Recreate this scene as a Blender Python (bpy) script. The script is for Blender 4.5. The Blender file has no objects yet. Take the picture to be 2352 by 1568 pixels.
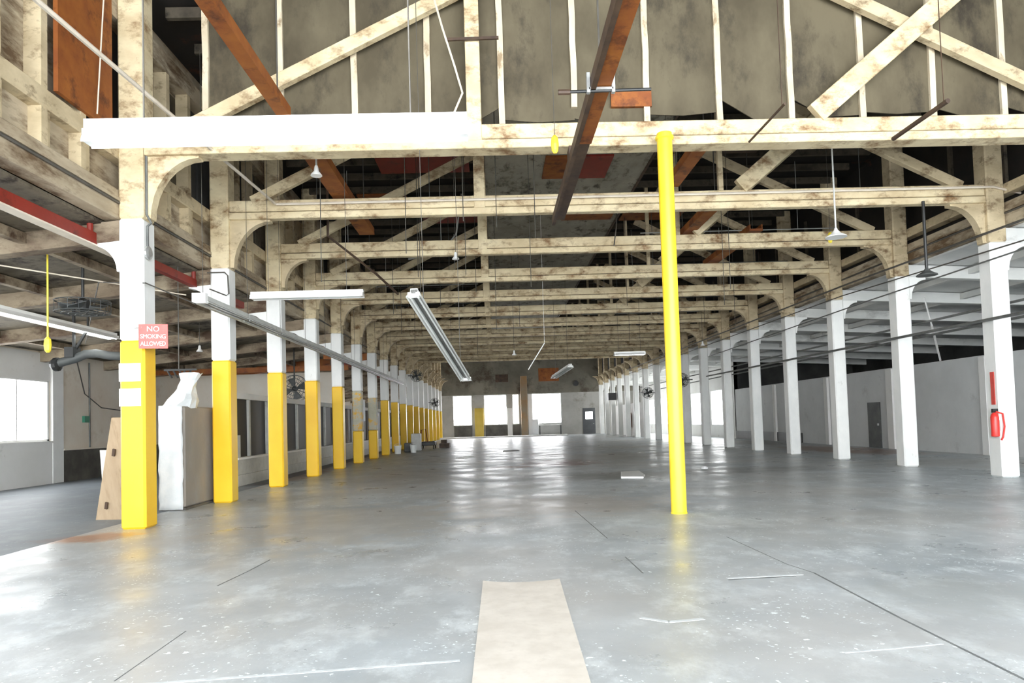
import bpy, bmesh, math, random
from mathutils import Vector, Matrix
random.seed(7)
scene = bpy.context.scene
COL = scene.collection
V = Vector

# ------------------------------------------------------------------ materials
def _nodes(name):
    m = bpy.data.materials.new(name); m.use_nodes = True
    nt = m.node_tree
    return m, nt, nt.nodes, nt.links, nt.nodes['Principled BSDF']

def mat(name, c1, c2=None, scale=2.0, rough=0.7, dirt=None, dscale=1.2, dlo=0.55, dhi=0.68,
        stretch=(1, 1, 1), bump=0.0, metal=0.0, detail=5):
    """painted / dirty surface: two tones by noise, plus patches of dirt"""
    m, nt, N, L, P = _nodes(name)
    P.inputs['Roughness'].default_value = rough
    P.inputs['Metallic'].default_value = metal
    geo = N.new('ShaderNodeNewGeometry')
    mp = N.new('ShaderNodeMapping'); mp.inputs['Scale'].default_value = stretch
    L.new(geo.outputs['Position'], mp.inputs['Vector'])
    n1 = N.new('ShaderNodeTexNoise'); n1.inputs['Scale'].default_value = scale
    n1.inputs['Detail'].default_value = detail; n1.inputs['Roughness'].default_value = 0.6
    L.new(mp.outputs['Vector'], n1.inputs['Vector'])
    r1 = N.new('ShaderNodeValToRGB')
    r1.color_ramp.elements[0].position = 0.35; r1.color_ramp.elements[1].position = 0.65
    r1.color_ramp.elements[0].color = (*c1, 1); r1.color_ramp.elements[1].color = (*(c2 or c1), 1)
    L.new(n1.outputs['Fac'], r1.inputs['Fac'])
    out = r1.outputs['Color']
    if dirt:
        n2 = N.new('ShaderNodeTexNoise'); n2.inputs['Scale'].default_value = dscale
        n2.inputs['Detail'].default_value = 8; n2.inputs['Roughness'].default_value = 0.7
        L.new(mp.outputs['Vector'], n2.inputs['Vector'])
        r2 = N.new('ShaderNodeValToRGB')
        r2.color_ramp.elements[0].position = dlo; r2.color_ramp.elements[1].position = dhi
        r2.color_ramp.elements[0].color = (0, 0, 0, 1); r2.color_ramp.elements[1].color = (1, 1, 1, 1)
        L.new(n2.outputs['Fac'], r2.inputs['Fac'])
        mx = N.new('ShaderNodeMix'); mx.data_type = 'RGBA'
        L.new(r2.outputs['Color'], mx.inputs[0]); L.new(out, mx.inputs[6])
        mx.inputs[7].default_value = (*dirt, 1)
        out = mx.outputs[2]
    L.new(out, P.inputs['Base Color'])
    if bump:
        b = N.new('ShaderNodeBump'); b.inputs['Strength'].default_value = bump; b.inputs['Distance'].default_value = 0.02
        L.new(n1.outputs['Fac'], b.inputs['Height']); L.new(b.outputs['Normal'], P.inputs['Normal'])
    return m

def emis(name, col, s):
    m, nt, N, L, P = _nodes(name)
    P.inputs['Base Color'].default_value = (*col, 1)
    P.inputs['Emission Color'].default_value = (*col, 1)
    P.inputs['Emission Strength'].default_value = s
    P.inputs['Roughness'].default_value = 0.3
    return m

M = {}
M['cream'] = mat('cream_timber_paint', (.60, .48, .29), (.78, .67, .44), 1.6, .7, (.22, .12, .05), 2.0, .485, .67, (1, 1, 1.6), .25)
M['cream_dirty'] = mat('cream_dirty_timber', (.46, .37, .23), (.66, .55, .36), 1.4, .75, (.14, .08, .035), 2.0, .52, .68, (1, 1, 1.6), .25)
M['girder'] = mat('girder_dirty_paint', (.34, .27, .18), (.56, .48, .35), 1.2, .75, (.13, .08, .04), 1.5, .46, .62, (1, .45, 1.5), .25)
M['white_post'] = mat('white_post_paint', (.78, .79, .77), (.88, .88, .85), 1.5, .5, (.55, .55, .50), 3.5, .64, .76, (1, 1, .6), .1)
M['yellow'] = mat('yellow_safety_paint', (.90, .52, .012), (.94, .60, .022), 1.1, .42, (.55, .30, .06), 7, .69, .76, (1, 1, .7), .12)
M['yellow_pole'] = mat('yellow_pole_paint', (.90, .66, .03), (.94, .72, .05), 1.5, .35, (.62, .45, .12), 6, .70, .78, (1, 1, .7), .05)
M['band'] = mat('white_band_paint', (.85, .85, .84), (.9, .9, .88), 2, .4)
M['board'] = mat('tarred_board', (.075, .060, .034), (.135, .112, .068), 1.1, .8, (.038, .030, .018), .9, .52, .66, (1, 1, .55), .1)
M['batten'] = mat('batten_paint', (.55, .46, .32), (.72, .64, .48), 2.5, .75, (.30, .22, .13), 3, .55, .65, (1, 1, .5), .2)
M['dark_wood'] = mat('dark_roof_boards', (.006, .005, .004), (.018, .012, .008), 1.2, .9, (.06, .018, .007), .55, .62, .70, (1, 1, 1), .2)
M['pale_roof'] = mat('pale_roof_boards', (.28, .26, .20), (.40, .37, .30), 1.4, .8, (.08, .07, .05), 2.6, .52, .66, (1, .6, 1), .2)
M['joist'] = mat('roof_joist_timber', (.05, .04, .028), (.14, .115, .08), 1.5, .8, (.02, .015, .01), 1.5, .5, .65)
M['rust'] = mat('rust_steel', (.23, .062, .012), (.34, .11, .018), 2.2, .65, (.09, .022, .008), 1.8, .52, .66)
M['rust_dark'] = mat('rust_dark_steel', (.045, .026, .018), (.10, .06, .035), 3, .6)
M['red'] = mat('dark_red_paint', (.20, .016, .008), (.26, .022, .012), 2, .5, (.09, .012, .008), 2.5, .55, .7)
M['red_bright'] = mat('extinguisher_red', (.75, .04, .03), (.8, .06, .05), 2, .3)
M['aisle_l'] = mat('left_aisle_boards', (.11, .09, .06), (.30, .26, .19), 1.3, .8, (.035, .025, .016), 1.3, .46, .60, (1, 1, 1), .2)
M['aisle_l_beam'] = mat('left_aisle_beam', (.20, .15, .10), (.40, .33, .23), 1.5, .8, (.08, .045, .025), 1.6, .46, .62, (.5, 1, 1), .2)
M['aisle_r'] = mat('right_aisle_boards', (.62, .63, .62), (.78, .78, .76), .8, .6, (.35, .35, .34), .7, .60, .74, (1, 1, 1), .1)
M['aisle_r_beam'] = mat('right_aisle_beam', (.66, .67, .65), (.80, .80, .77), 1.2, .6, (.42, .42, .40), 1.0, .58, .72, (.5, 1, 1), .1)
M['wall_l'] = mat('left_wall_plaster', (.80, .70, .58), (.88, .82, .72), .6, .7, (.66, .55, .42), .7, .58, .72, (1, 1, 1), .05)
M['wall_w'] = mat('white_wall_plaster', (.82, .81, .78), (.88, .87, .85), .7, .7, (.55, .53, .49), 1, .6, .74)
M['wall_far'] = mat('end_wall_block', (.40, .39, .36), (.52, .51, .48), .5, .75, (.28, .25, .20), .6, .55, .7)
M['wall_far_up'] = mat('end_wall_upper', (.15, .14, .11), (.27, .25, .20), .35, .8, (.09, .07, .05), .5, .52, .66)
M['wall_r'] = mat('right_partition_paint', (.60, .61, .61), (.70, .71, .71), .5, .6, (.52, .52, .52), .9, .6, .7)
M['dark_void'] = mat('painted_unlit_void', (.02, .02, .02), (.06, .06, .055), .5, .8)  # near-black colour stands in for the unlit depth of the store
M['dado_dark'] = mat('dark_wainscot', (.075, .07, .06), (.15, .14, .12), 1.2, .6)
M['tin'] = mat('grey_enamel_fixture', (.50, .51, .49), (.60, .61, .58), 3, .4, (.35, .34, .30), 4, .6, .7)
M['tin_white'] = mat('white_enamel_fixture', (.86, .86, .84), (.92, .92, .90), 3, .3)
M['tin_dark'] = mat('grey_fixture_channel', (.10, .10, .095), (.17, .17, .16), 3, .45)
M['tube'] = mat('unlit_glass_tube', (.55, .57, .55), (.65, .67, .65), 2, .2)
M['tube_lit'] = emis('lit_fluorescent_tube', (.95, 1, 1), 6)
M['black'] = mat('black_enamel', (.012, .013, .013), (.025, .026, .026), 2, .45)
M['darkgrey'] = mat('dark_grey_metal', (.06, .065, .065), (.10, .105, .10), 2, .5)
M['steel'] = mat('galvanised_steel', (.42, .43, .42), (.55, .56, .55), 4, .4, metal=.6)
M['pipe'] = mat('pale_conduit', (.66, .58, .47), (.78, .70, .58), 3, .5)
M['wire'] = mat('dark_wire', (.07, .065, .055), (.11, .10, .085), 3, .6)
M['pipe_grey'] = mat('grey_conduit', (.10, .105, .10), (.17, .175, .165), 3, .5)
M['plywood'] = mat('plywood_sheet', (.38, .28, .18), (.47, .36, .24), 1.4, .75, (.32, .23, .14), 2, .55, .7, (3, 1, .6))
M['card'] = mat('weathered_cardboard', (.27, .25, .225), (.36, .30, .24), 1.0, .8, (.31, .30, .29), 1.4, .5, .7, (1, 1.4, .7))
M['plastic'] = mat('white_plastic_wrap', (.72, .76, .77), (.86, .87, .86), 2.2, .35, bump=.8)
M['mat_board'] = mat('beige_hardboard', (.60, .56, .50), (.70, .66, .60), 3.5, .6, (.58, .54, .48), 9, .52, .72)
M['sill'] = mat('white_sill', (.85, .85, .83), (.9, .9, .88), 2, .5)
M['office_gloom'] = mat('painted_office_gloom', (.006, .006, .007), (.02, .015, .014), .6, .5)  # darkness of the unlit room put into the colour
M['sign_red'] = mat('red_sign_enamel', (.62, .07, .055), (.68, .10, .08), 6, .35)
M['sign_txt'] = mat('sign_lettering', (.90, .80, .74), (.92, .84, .80), 6, .5)
M['paper'] = mat('white_paper', (.86, .87, .88), (.9, .9, .9), 3, .6)
M['door'] = mat('grey_door_paint', (.07, .075, .08), (.10, .105, .11), 2, .5)
M['yellow_plastic'] = mat('yellow_plastic', (.86, .68, .04), (.9, .74, .08), 3, .4)
M['peeled'] = mat('peeling_post_paint', (.48, .46, .33), (.60, .58, .50), 2.5, .6, (.72, .42, .04), 2.5, .5, .6)
M['mustard'] = mat('mustard_panel', (.62, .43, .05), (.70, .50, .08), 1, .5)
M['brown_post'] = mat('brown_post', (.36, .20, .08), (.30, .25, .18), .6, .7, stretch=(1, 1, 1))
M['pane'] = emis('daylit_window_pane', (.97, .99, 1.0), 4.0)
M['pane_far'] = emis('daylit_end_pane', (.97, .98, 1.0), 7.0)
M['bucket_white'] = mat('white_bucket_plastic', (.78, .80, .78), (.84, .86, .84), 2, .4)
M['seam'] = mat('floor_seam_filler', (.12, .13, .135), (.19, .20, .20), 4, .7)
M['scrape'] = mat('white_scrape', (.70, .74, .76), (.52, .56, .58), 9, .6)

def floor_material():
    m, nt, N, L, P = _nodes('painted_concrete_floor')
    geo = N.new('ShaderNodeNewGeometry'); pos = geo.outputs['Position']
    sep = N.new('ShaderNodeSeparateXYZ'); L.new(pos, sep.inputs[0])
    def noise(sc, det=6, rough=.6, stretch=(1, 1, 1)):
        mp = N.new('ShaderNodeMapping'); mp.inputs['Scale'].default_value = stretch
        L.new(pos, mp.inputs['Vector'])
        n = N.new('ShaderNodeTexNoise'); n.inputs['Scale'].default_value = sc
        n.inputs['Detail'].default_value = det; n.inputs['Roughness'].default_value = rough
        L.new(mp.outputs[0], n.inputs['Vector']); return n.outputs['Fac']
    def ramp(f, a, b, ca=(0, 0, 0), cb=(1, 1, 1)):
        r = N.new('ShaderNodeValToRGB'); e = r.color_ramp.elements
        e[0].position = a; e[1].position = b; e[0].color = (*ca, 1); e[1].color = (*cb, 1)
        L.new(f, r.inputs['Fac']); return r.outputs['Color']
    def mix(f, a, b):
        x = N.new('ShaderNodeMix'); x.data_type = 'RGBA'
        if isinstance(f, float): x.inputs[0].default_value = f
        else: L.new(f, x.inputs[0])
        if isinstance(a, tuple): x.inputs[6].default_value = (*a, 1)
        else: L.new(a, x.inputs[6])
        if isinstance(b, tuple): x.inputs[7].default_value = (*b, 1)
        else: L.new(b, x.inputs[7])
        return x.outputs[2]
    def math_(op, a, b=None, c=None):
        x = N.new('ShaderNodeMath'); x.operation = op
        for i, v in enumerate((a, b, c)):
            if v is None: continue
            if isinstance(v, (int, float)): x.inputs[i].default_value = v
            else: L.new(v, x.inputs[i])
        return x.outputs[0]
    base = ramp(noise(.5, 7, .65), .35, .65, (.33, .37, .395), (.50, .54, .565))
    # worn pale patches
    base = mix(math_('MULTIPLY', ramp(noise(1.7, 9, .75, (1, .7, 1)), .50, .64), .75), base, (.68, .74, .77))
    # warm dusty tint
    base = mix(math_('MULTIPLY', ramp(noise(.22, 4, .6), .42, .62), .55), base, (.46, .44, .41))
    # dark smears
    base = mix(math_('MULTIPLY', ramp(noise(.9, 8, .7, (.5, 1, 1)), .60, .72), .35), base, (.26, .28, .29))
    # white paint flecks
    vo = N.new('ShaderNodeTexVoronoi'); vo.inputs['Scale'].default_value = 8; vo.inputs['Randomness'].default_value = 1
    nz = N.new('ShaderNodeTexNoise'); nz.inputs['Scale'].default_value = 22; nz.inputs['Detail'].default_value = 3
    L.new(pos, nz.inputs['Vector'])
    addv = N.new('ShaderNodeMix'); addv.data_type = 'VECTOR'; addv.inputs[0].default_value = .085
    L.new(pos, addv.inputs[4]); L.new(nz.outputs['Color'], addv.inputs[5]); L.new(addv.outputs[1], vo.inputs['Vector'])
    sz = math_('MULTIPLY', ramp(noise(.6, 3), .38, .62), .155)
    fleck = math_('LESS_THAN', vo.outputs['Distance'], sz)
    base = mix(math_('MULTIPLY', fleck, .85), base, (.90, .96, .98))
    v2 = N.new('ShaderNodeTexVoronoi'); v2.inputs['Scale'].default_value = 19
    L.new(addv.outputs[1], v2.inputs['Vector'])
    fl2 = math_('LESS_THAN', v2.outputs['Distance'], math_('MULTIPLY', ramp(noise(1.3, 3), .42, .60), .21))
    base = mix(math_('MULTIPLY', fl2, .7), base, (.86, .93, .95))
    # rust stains where they lie
    wob = noise(1.6, 6, .7)
    def blob(cx, cy, rx, ry, col, k=.8):
        nonlocal base
        dx = math_('DIVIDE', math_('SUBTRACT', sep.outputs[0], cx), rx)
        dy = math_('DIVIDE', math_('SUBTRACT', sep.outputs[1], cy), ry)
        d = math_('SQRT', math_('ADD', math_('POWER', math_('ABSOLUTE', dx), 2.0), math_('POWER', math_('ABSOLUTE', dy), 2.0)))
        d = math_('ADD', d, math_('MULTIPLY', math_('SUBTRACT', wob, .5), 2.2))
        f = ramp(d, .55, 1.0, (1, 1, 1), (0, 0, 0))
        base = mix(math_('MULTIPLY', f, k), base, col)
    blob(2.5, 27.0, 1.9, 2.6, (.16, .045, .02), .95)
    blob(0.6, 25.2, 1.2, .8, (.22, .09, .045), .7)
    blob(2.6, 33.0, 1.2, 2.5, (.22, .10, .06), .5)
    blob(-6.55, 11.15, .8, .55, (.42, .20, .09), .8)
    blob(-7.0, 24.5, .9, 5.0, (.20, .08, .04), .8)
    blob(-6.9, 40, 1.0, 16.0, (.22, .09, .045), .8)
    blob(15.2, 30.0, 2.0, 5.5, (.26, .12, .06), .75)
    blob(15.2, 42.0, 2.0, 8.0, (.14, .12, .09), .6)
    blob(2.9, 20.0, 3.4, 1.6, (.13, .14, .14), .75)
    blob(7.5, 20.5, 2.8, 1.6, (.15, .16, .16), .7)
    blob(1.0, 13.5, 3.0, 2.0, (.42, .38, .34), .6)
    blob(-2.5, 12.0, 2.4, 3.0, (.40, .38, .34), .6)
    blob(5.5, 30.0, 4.5, 4.0, (.30, .28, .25), .6)
    blob(-3.0, 22.0, 2.0, 5.0, (.32, .29, .26), .55)
    blob(4.2, 6.0, 1.2, .8, (.33, .35, .34), .5)
    L.new(base, P.inputs['Base Color'])
    rg = ramp(noise(.8, 6, .65), .35, .7, (.26, .26, .26), (.50, .50, .50))
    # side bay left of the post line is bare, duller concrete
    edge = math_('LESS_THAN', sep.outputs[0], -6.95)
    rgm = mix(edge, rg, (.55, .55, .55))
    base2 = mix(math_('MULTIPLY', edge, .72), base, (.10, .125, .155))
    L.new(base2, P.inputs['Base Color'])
    L.new(rgm, P.inputs['Roughness'])
    b = N.new('ShaderNodeBump'); b.inputs['Strength'].default_value = .25; b.inputs['Distance'].default_value = .02
    L.new(noise(3.0, 6, .65), b.inputs['Height']); L.new(b.outputs['Normal'], P.inputs['Normal'])
    return m
M['floor'] = floor_material()

# ------------------------------------------------------------------ mesh builder
class MB:
    def __init__(s, org=(0, 0, 0)):
        s.v = []; s.f = []; s.o = V(org)
    def add(s, vs, fs):
        n = len(s.v); s.v += [V(p) - s.o for p in vs]; s.f += [tuple(n + i for i in f) for f in fs]; return s
    def box(s, x0, x1, y0, y1, z0, z1):
        vs = [(x, y, z) for x in (x0, x1) for y in (y0, y1) for z in (z0, z1)]
        return s.add(vs, [(0, 1, 3, 2), (4, 6, 7, 5), (0, 4, 5, 1), (2, 3, 7, 6), (0, 2, 6, 4), (1, 5, 7, 3)])
    def bar(s, p, q, w, h, up=(0, 0, 1), ext=0):
        p, q = V(p), V(q); d = (q - p).normalized(); p = p - d * ext; q = q + d * ext
        sd = d.cross(V(up))
        if sd.length < 1e-4: sd = d.cross(V((0, 1, 0)))
        sd.normalize(); u = sd.cross(d).normalized()
        vs = [b + sd * a * w / 2 + u * c * h / 2 for b in (p, q) for a in (-1, 1) for c in (-1, 1)]
        return s.add(vs, [(0, 1, 3, 2), (4, 6, 7, 5), (0, 4, 5, 1), (2, 3, 7, 6), (0, 2, 6, 4), (1, 5, 7, 3)])
    def tube(s, pts, r, n=8, r2=None):
        pts = [V(p) for p in pts]; rings = []
        prev = None
        for i, p in enumerate(pts):
            d = (pts[min(i + 1, len(pts) - 1)] - pts[max(i - 1, 0)]).normalized()
            a = V((0, 0, 1)) if abs(d.z) < .9 else V((1, 0, 0))
            if prev is not None: a = prev
            x = d.cross(a).normalized(); y = x.cross(d).normalized(); prev = y
            rr = r if r2 is None else r + (r2 - r) * i / (len(pts) - 1)
            rings.append([p + x * math.cos(2 * math.pi * k / n) * rr + y * math.sin(2 * math.pi * k / n) * rr for k in range(n)])
        vs = [v for rg in rings for v in rg]; fs = []
        for i in range(len(rings) - 1):
            for k in range(n):
                fs.append((i * n + k, i * n + (k + 1) % n, (i + 1) * n + (k + 1) % n, (i + 1) * n + k))
        fs.append(tuple(range(n - 1, -1, -1))); fs.append(tuple((len(rings) - 1) * n + k for k in range(n)))
        return s.add(vs, fs)
    def prism(s, poly, axis, a, b):
        """poly of 2-D points extruded along axis: 'y' -> poly is (x,z); 'x' -> (y,z); 'z' -> (x,y)"""
        def P(p, t):
            return {'y': (p[0], t, p[1]), 'x': (t, p[0], p[1]), 'z': (p[0], p[1], t)}[axis]
        n = len(poly); vs = [P(p, a) for p in poly] + [P(p, b) for p in poly]
        fs = [tuple(range(n)), tuple(range(2 * n - 1, n - 1, -1))]
        fs += [(i, i + n, (i + 1) % n + n, (i + 1) % n) for i in range(n)]
        return s.add(vs, fs)
    def lathe(s, prof, c, n=20, axis='z'):
        c = V(c); vs = []; fs = []
        for (r, h) in prof:
            for k in range(n):
                a = 2 * math.pi * k / n
                if axis == 'z': vs.append(c + V((r * math.cos(a), r * math.sin(a), h)))
                elif axis == 'y': vs.append(c + V((r * math.cos(a), h, r * math.sin(a))))
                else: vs.append(c + V((h, r * math.cos(a), r * math.sin(a))))
        for i in range(len(prof) - 1):
            for k in range(n):
                fs.append((i * n + k, i * n + (k + 1) % n, (i + 1) * n + (k + 1) % n, (i + 1) * n + k))
        fs.append(tuple(range(n))); fs.append(tuple((len(prof) - 1) * n + k for k in range(n)))
        return s.add(vs, fs)
    def build(s, name, m, parent=None, bevel=0, smooth=False):
        me = bpy.data.meshes.new(name); me.from_pydata([tuple(v) for v in s.v], [], s.f); me.update()
        bm = bmesh.new(); bm.from_mesh(me)
        bmesh.ops.recalc_face_normals(bm, faces=bm.faces)
        if bevel:
            bmesh.ops.bevel(bm, geom=list(bm.edges), offset=bevel, segments=1, affect='EDGES', clamp_overlap=True)
        bm.to_mesh(me); bm.free()
        if smooth:
            for p in me.polygons: p.use_smooth = True
            try: me.set_sharp_from_angle(angle=math.radians(40))
            except Exception: pass
        me.materials.append(m if not isinstance(m, str) else M[m])
        o = bpy.data.objects.new(name, me); COL.objects.link(o)
        if parent is not None: o.parent = parent
        return o

def empty(name, loc, label, cat, group=None):
    o = bpy.data.objects.new(name, None); COL.objects.link(o); o.location = loc
    o.empty_display_size = .2
    o['label'] = label; o['category'] = cat
    if group: o['group'] = group
    return o
def tag(o, label, cat, group=None):
    o['label'] = label; o['category'] = cat
    if group: o['group'] = group
    return o
def struct(o, label=None):
    o['kind'] = 'structure'
    if label: o['label'] = label
    return o
ORD = ['first', 'second', 'third', 'fourth', 'fifth', 'sixth', 'seventh', 'eighth', 'ninth', 'tenth', 'eleventh', 'twelfth',
       'thirteenth', 'fourteenth', 'fifteenth', 'sixteenth', 'seventeenth', 'eighteenth']

# ------------------------------------------------------------------ plan
XL, XR = -6.2, 12.0            # faces' centre lines of the two post rows
Y0, S = 11.98, 3.84            # first post in view, bay length
NB = 18
YE = 80.5                      # end wall
CW = .43                       # post width
ZC0, ZC1 = 6.55, 7.0           # truss bottom chord
ZR = 9.95                       # nave roof boards
WL, WR = -15.5, 17.2
YN = -6.0                      # front wall left out behind the camera to let sky light in
def yi(i): return Y0 + i * S
def lz(x): return 5.42 + (x - XL) * .093     # left side-bay ceiling height
def rz(x): return 5.95 - (x - XR) * .05

# ------------------------------------------------------------------ setting
struct(MB().box(WL - .3, 26, YN, YE + .3, -.3, 0).build('floor', 'floor'))
# nave roof: dark boards either side of a pale strip
r = MB().box(XL - .75, -.15, YN, YE, ZR, ZR + .2); r.box(4.6, XR + .85, YN, YE, ZR, ZR + .2)
roof = struct(r.build('ceiling_main', 'dark_wood'))
MB().box(-.15, 4.6, YN, YE, ZR, ZR + .2).build('roof_strip', 'dark_wood', roof)
MB().box(-.1, 4.6, 14, 54, 9.0, 9.06).build('pale_strip', 'pale_roof', roof)
MB().box(-.16, -.1, 14, 54, 8.95, ZR).box(4.6, 4.66, 14, 54, 8.95, ZR).build('strip_edge', 'rust_dark', roof)
j = MB()
y = 13.2
while y < YE:
    j.box(XL, -.17, y - .05, y + .05, ZR - .24, ZR - .03); j.box(4.67, XR, y - .05, y + .05, ZR - .24, ZR - .03); y += 1.28
j.build('joist', 'joist', roof)
for (x0, x1, y0, y1, m) in [(1.6, 2.5, 18.6, 20.3, 'rust'), (2.5, 3.5, 18.6, 20.3, 'red'), (-3.4, -.6, 19.5, 21.5, 'red'), (-4.6, -2.9, 23.5, 25.2, 'rust'),
                            (-2.6, -.4, 25.5, 27.0, 'red'), (5.2, 7.6, 25.5, 27.2, 'rust'), (2.6, 4.4, 23.6, 24.6, 'rust'),
                            (6.4, 8.2, 19.2, 20.4, 'rust_dark')]:
    MB().box(x0, x1, y0, y1, *((8.94, 8.995) if 0 < x0 < 4 else (ZR - .30, ZR - .245))).build('rusty_patch', m, roof)
# side-bay ceilings
a = MB().prism([(WL, lz(WL)), (XL - .64, lz(XL - .64)), (XL - .64, lz(XL - .64) + .2), (WL, lz(WL) + .2)], 'y', YN, YE)
struct(a.build('ceiling_left', 'aisle_l'))
a = MB().prism([(XR + .62, rz(XR)), (25.8, rz(25.8)), (25.8, rz(25.8) + .2), (XR + .62, rz(XR) + .2)], 'y', YN, YE)
struct(a.build('ceiling_right', 'aisle_r'))

# left outer wall with windows: (y0, y1, z0, z1)
LWIN = [(-3, 1.5), (3.2, 7.7), (9.4, 13.9), (15.6, 18.6), (19.4, 24.05)]
LW2 = [(36, 39), (42, 45), (48, 51), (54, 57), (60, 63), (66, 69), (72, 75)]
def wall_with_holes(name, x0, x1, y0, y1, z1, holes, za, zb, m):
    w = MB(); w.box(x0, x1, y0, y1, 0, za); w.box(x0, x1, y0, y1, zb, z1)
    c = y0
    for (p, q) in sorted(holes):
        w.box(x0, x1, c, p, za, zb); c = q
    w.box(x0, x1, c, y1, za, zb)
    return struct(w.build(name, m))
wall_with_holes('wall_left', WL - .25, WL, YN, YE, 4.75, LWIN + LW2, 1.45, 3.6, 'wall_l')
n = 0
def window(y0, y1, x, z0, z1, inward, m='pane'):
    global n
    n += 1
    f = MB(); t = .09
    xx = (x - .12, x + .03) if inward > 0 else (x - .03, x + .12)
    f.box(*xx, y0, y1, z0, z0 + t); f.box(*xx, y0, y1, z1 - t, z1); f.box(*xx, y0, y0 + t, z0, z1); f.box(*xx, y1 - t, y1, z0, z1)
    k = 3
    for i in range(1, k):
        yy = y0 + (y1 - y0) * i / k; f.box(xx[0] + .03, xx[1] - .03, yy - .025, yy + .025, z0, z1)
    o = struct(f.build('window_%d' % n, 'sill'))
    px = x - .16 * (1 if inward > 0 else -1)
    MB().box(px - .01, px + .01, y0, y1, z0, z1).build('pane', m, o)
    return o
for (p, q) in LWIN + LW2: 
    w = window(p, q, WL, 1.45, 3.6, 1)
# sill boards and pale pilaster of the window in view, white wall below it
struct(MB().box(WL, WL + .08, 18.9, 24.2, 0, 1.4).box(WL, WL + .14, 19, 24.1, 1.4, 1.47).build('trim_1', 'wall_w'))
struct(MB().box(WL, WL + .10, 24.15, 24.75, 0, 4.5).build('trim_2', 'sill', bevel=.01))
struct(MB().box(WL, WL + .04, 18.9, 24.1, 3.55, 4.5).build('trim_3', 'wall_w'))
struct(MB().box(WL, WL + .09, 24.75, 34, 0, 1.12).build('baseboard_left', 'dado_dark'))
struct(MB().box(WL, WL + .13, 24.75, 34, 1.12, 1.18).build('trim_4', 'wall_l'))

# right partition, its pilasters and door, the dark store beyond
P1 = 48.5
struct(MB().box(WR, WR + .15, YN, P1, 0, 3.5).build('wall_right', 'wall_r'))
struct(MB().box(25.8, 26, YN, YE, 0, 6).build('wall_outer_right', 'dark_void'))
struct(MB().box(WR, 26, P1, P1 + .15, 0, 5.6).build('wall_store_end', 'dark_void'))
tag(MB().box(2.30, 3.05, Y0 + .34, Y0 + .415, 7.40, 7.70).build('hatch', 'rust'), 'rusty hatch low on the tarred boards beside the long orange rail', 'hatch')
k = 5
for (y, w) in [(34.9, .35), (29.2, .45), (23.5, .3), (41.5, .3), (18.4, .3)]:
    struct(MB().box(WR - .12, WR, y - w / 2, y + w / 2, 0, 3.45).build('trim_%d' % k, 'wall_w')); k += 1
d = struct(MB().box(WR - .05, WR, 30.1, 31.1, 0, 2.05).build('door_1', 'darkgrey'))
MB().box(WR - .08, WR - .05, 30.2, 30.3, 1.0, 1.1).build('door_handle', 'steel', d)
struct(MB().box(WR - .06, WR, 38, P1, 0, .55).build('baseboard_right', 'black'))
wall_with_holes('wall_right_far', WR, WR + .2, P1, YE, 5.8, [(50, 54), (55.5, 59.5), (61, 65), (66.5, 70.5), (72, 76)], .9, 3.7, 'wall_w')
for (p, q) in [(50, 54), (55.5, 59.5), (61, 65), (66.5, 70.5), (72, 76)]:
    window(p, q, WR, .9, 3.7, -1)

# end wall
fw = MB()
hol = [(-5.0, -2.75), (-1.35, 1.35), (2.0, 2.8), (4.3, 7.8)]
fw.box(WL, 26, YE, YE + .25, 0, 1.4); 
c = WL
for (p, q) in hol + [(10.3, 11.75)]:
    if (p, q) == (10.3, 11.75):
        fw.box(c, 26, YE, YE + .25, 1.4, 4.95)
    else:
        fw.box(c, p, YE, YE + .25, 1.4, 4.95); c = q
struct(fw.build('wall_back', 'wall_far'))
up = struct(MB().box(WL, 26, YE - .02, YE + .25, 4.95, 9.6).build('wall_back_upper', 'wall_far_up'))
for (p, q) in hol:
    n += 1
    f = MB()
    f.box(p, q, YE - .03, YE + .1, 1.36, 1.46); f.box(p, q, YE - .03, YE + .1, 4.85, 4.95)
    f.box(p, p + .08, YE - .03, YE + .1, 1.4, 4.9); f.box(q - .08, q, YE - .03, YE + .1, 1.4, 4.9)
    if q - p > 2:
        for i in (1, 2): f.box(p + (q - p) * i / 3 - .03, p + (q - p) * i / 3 + .03, YE, YE + .08, 1.4, 4.9)
    o = struct(f.build('window_%d' % n, 'sill'))
    MB().box(p, q, YE + .12, YE + .14, 1.4, 4.95).build('pane', 'pane_far', o)
for (p, q) in [(-4.9, -2.8), (-1.2, 1.35), (2.0, 2.9)]:
    struct(MB().box(p, q, YE - .12, YE - .03, .05, 1.34).build('trim_%d' % k, 'dado_dark')); k += 1
struct(MB().box(WL, 8, YE - 5.2, YE - 3.2, 0, .12).build('trim_%d' % k, 'wall_w')); k += 1
dr = struct(MB().box(10.3, 11.75, YE - .1, YE - .02, 0, 3.05).build('door_2', 'door', bevel=.01))
MB().box(10.6, 11.45, YE - .13, YE - .11, 1.75, 2.6).build('door_window', 'pane', dr)
MB().box(11.5, 11.6, YE - .16, YE - .1, 1.15, 1.25).build('door_handle', 'steel', dr)
tag(MB().box(-2.45, -1.42, YE - .35, YE - .15, 0, 3.4).build('mustard_panel', 'mustard', bevel=.02), 'mustard yellow upright panel between the end windows', 'panel')
tag(MB().box(1.4, 1.95, YE - .35, YE - .15, 0, 3.3).build('pale_post', 'wall_w', bevel=.02), 'pale post left of the brown post at the end wall', 'post')
tag(MB().box(3.0, 3.75, YE - 1.1, YE - .4, 0, ZC1).build('brown_post', 'brown_post', bevel=.03), 'brown wooden post in the middle of the end wall', 'post')
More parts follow.
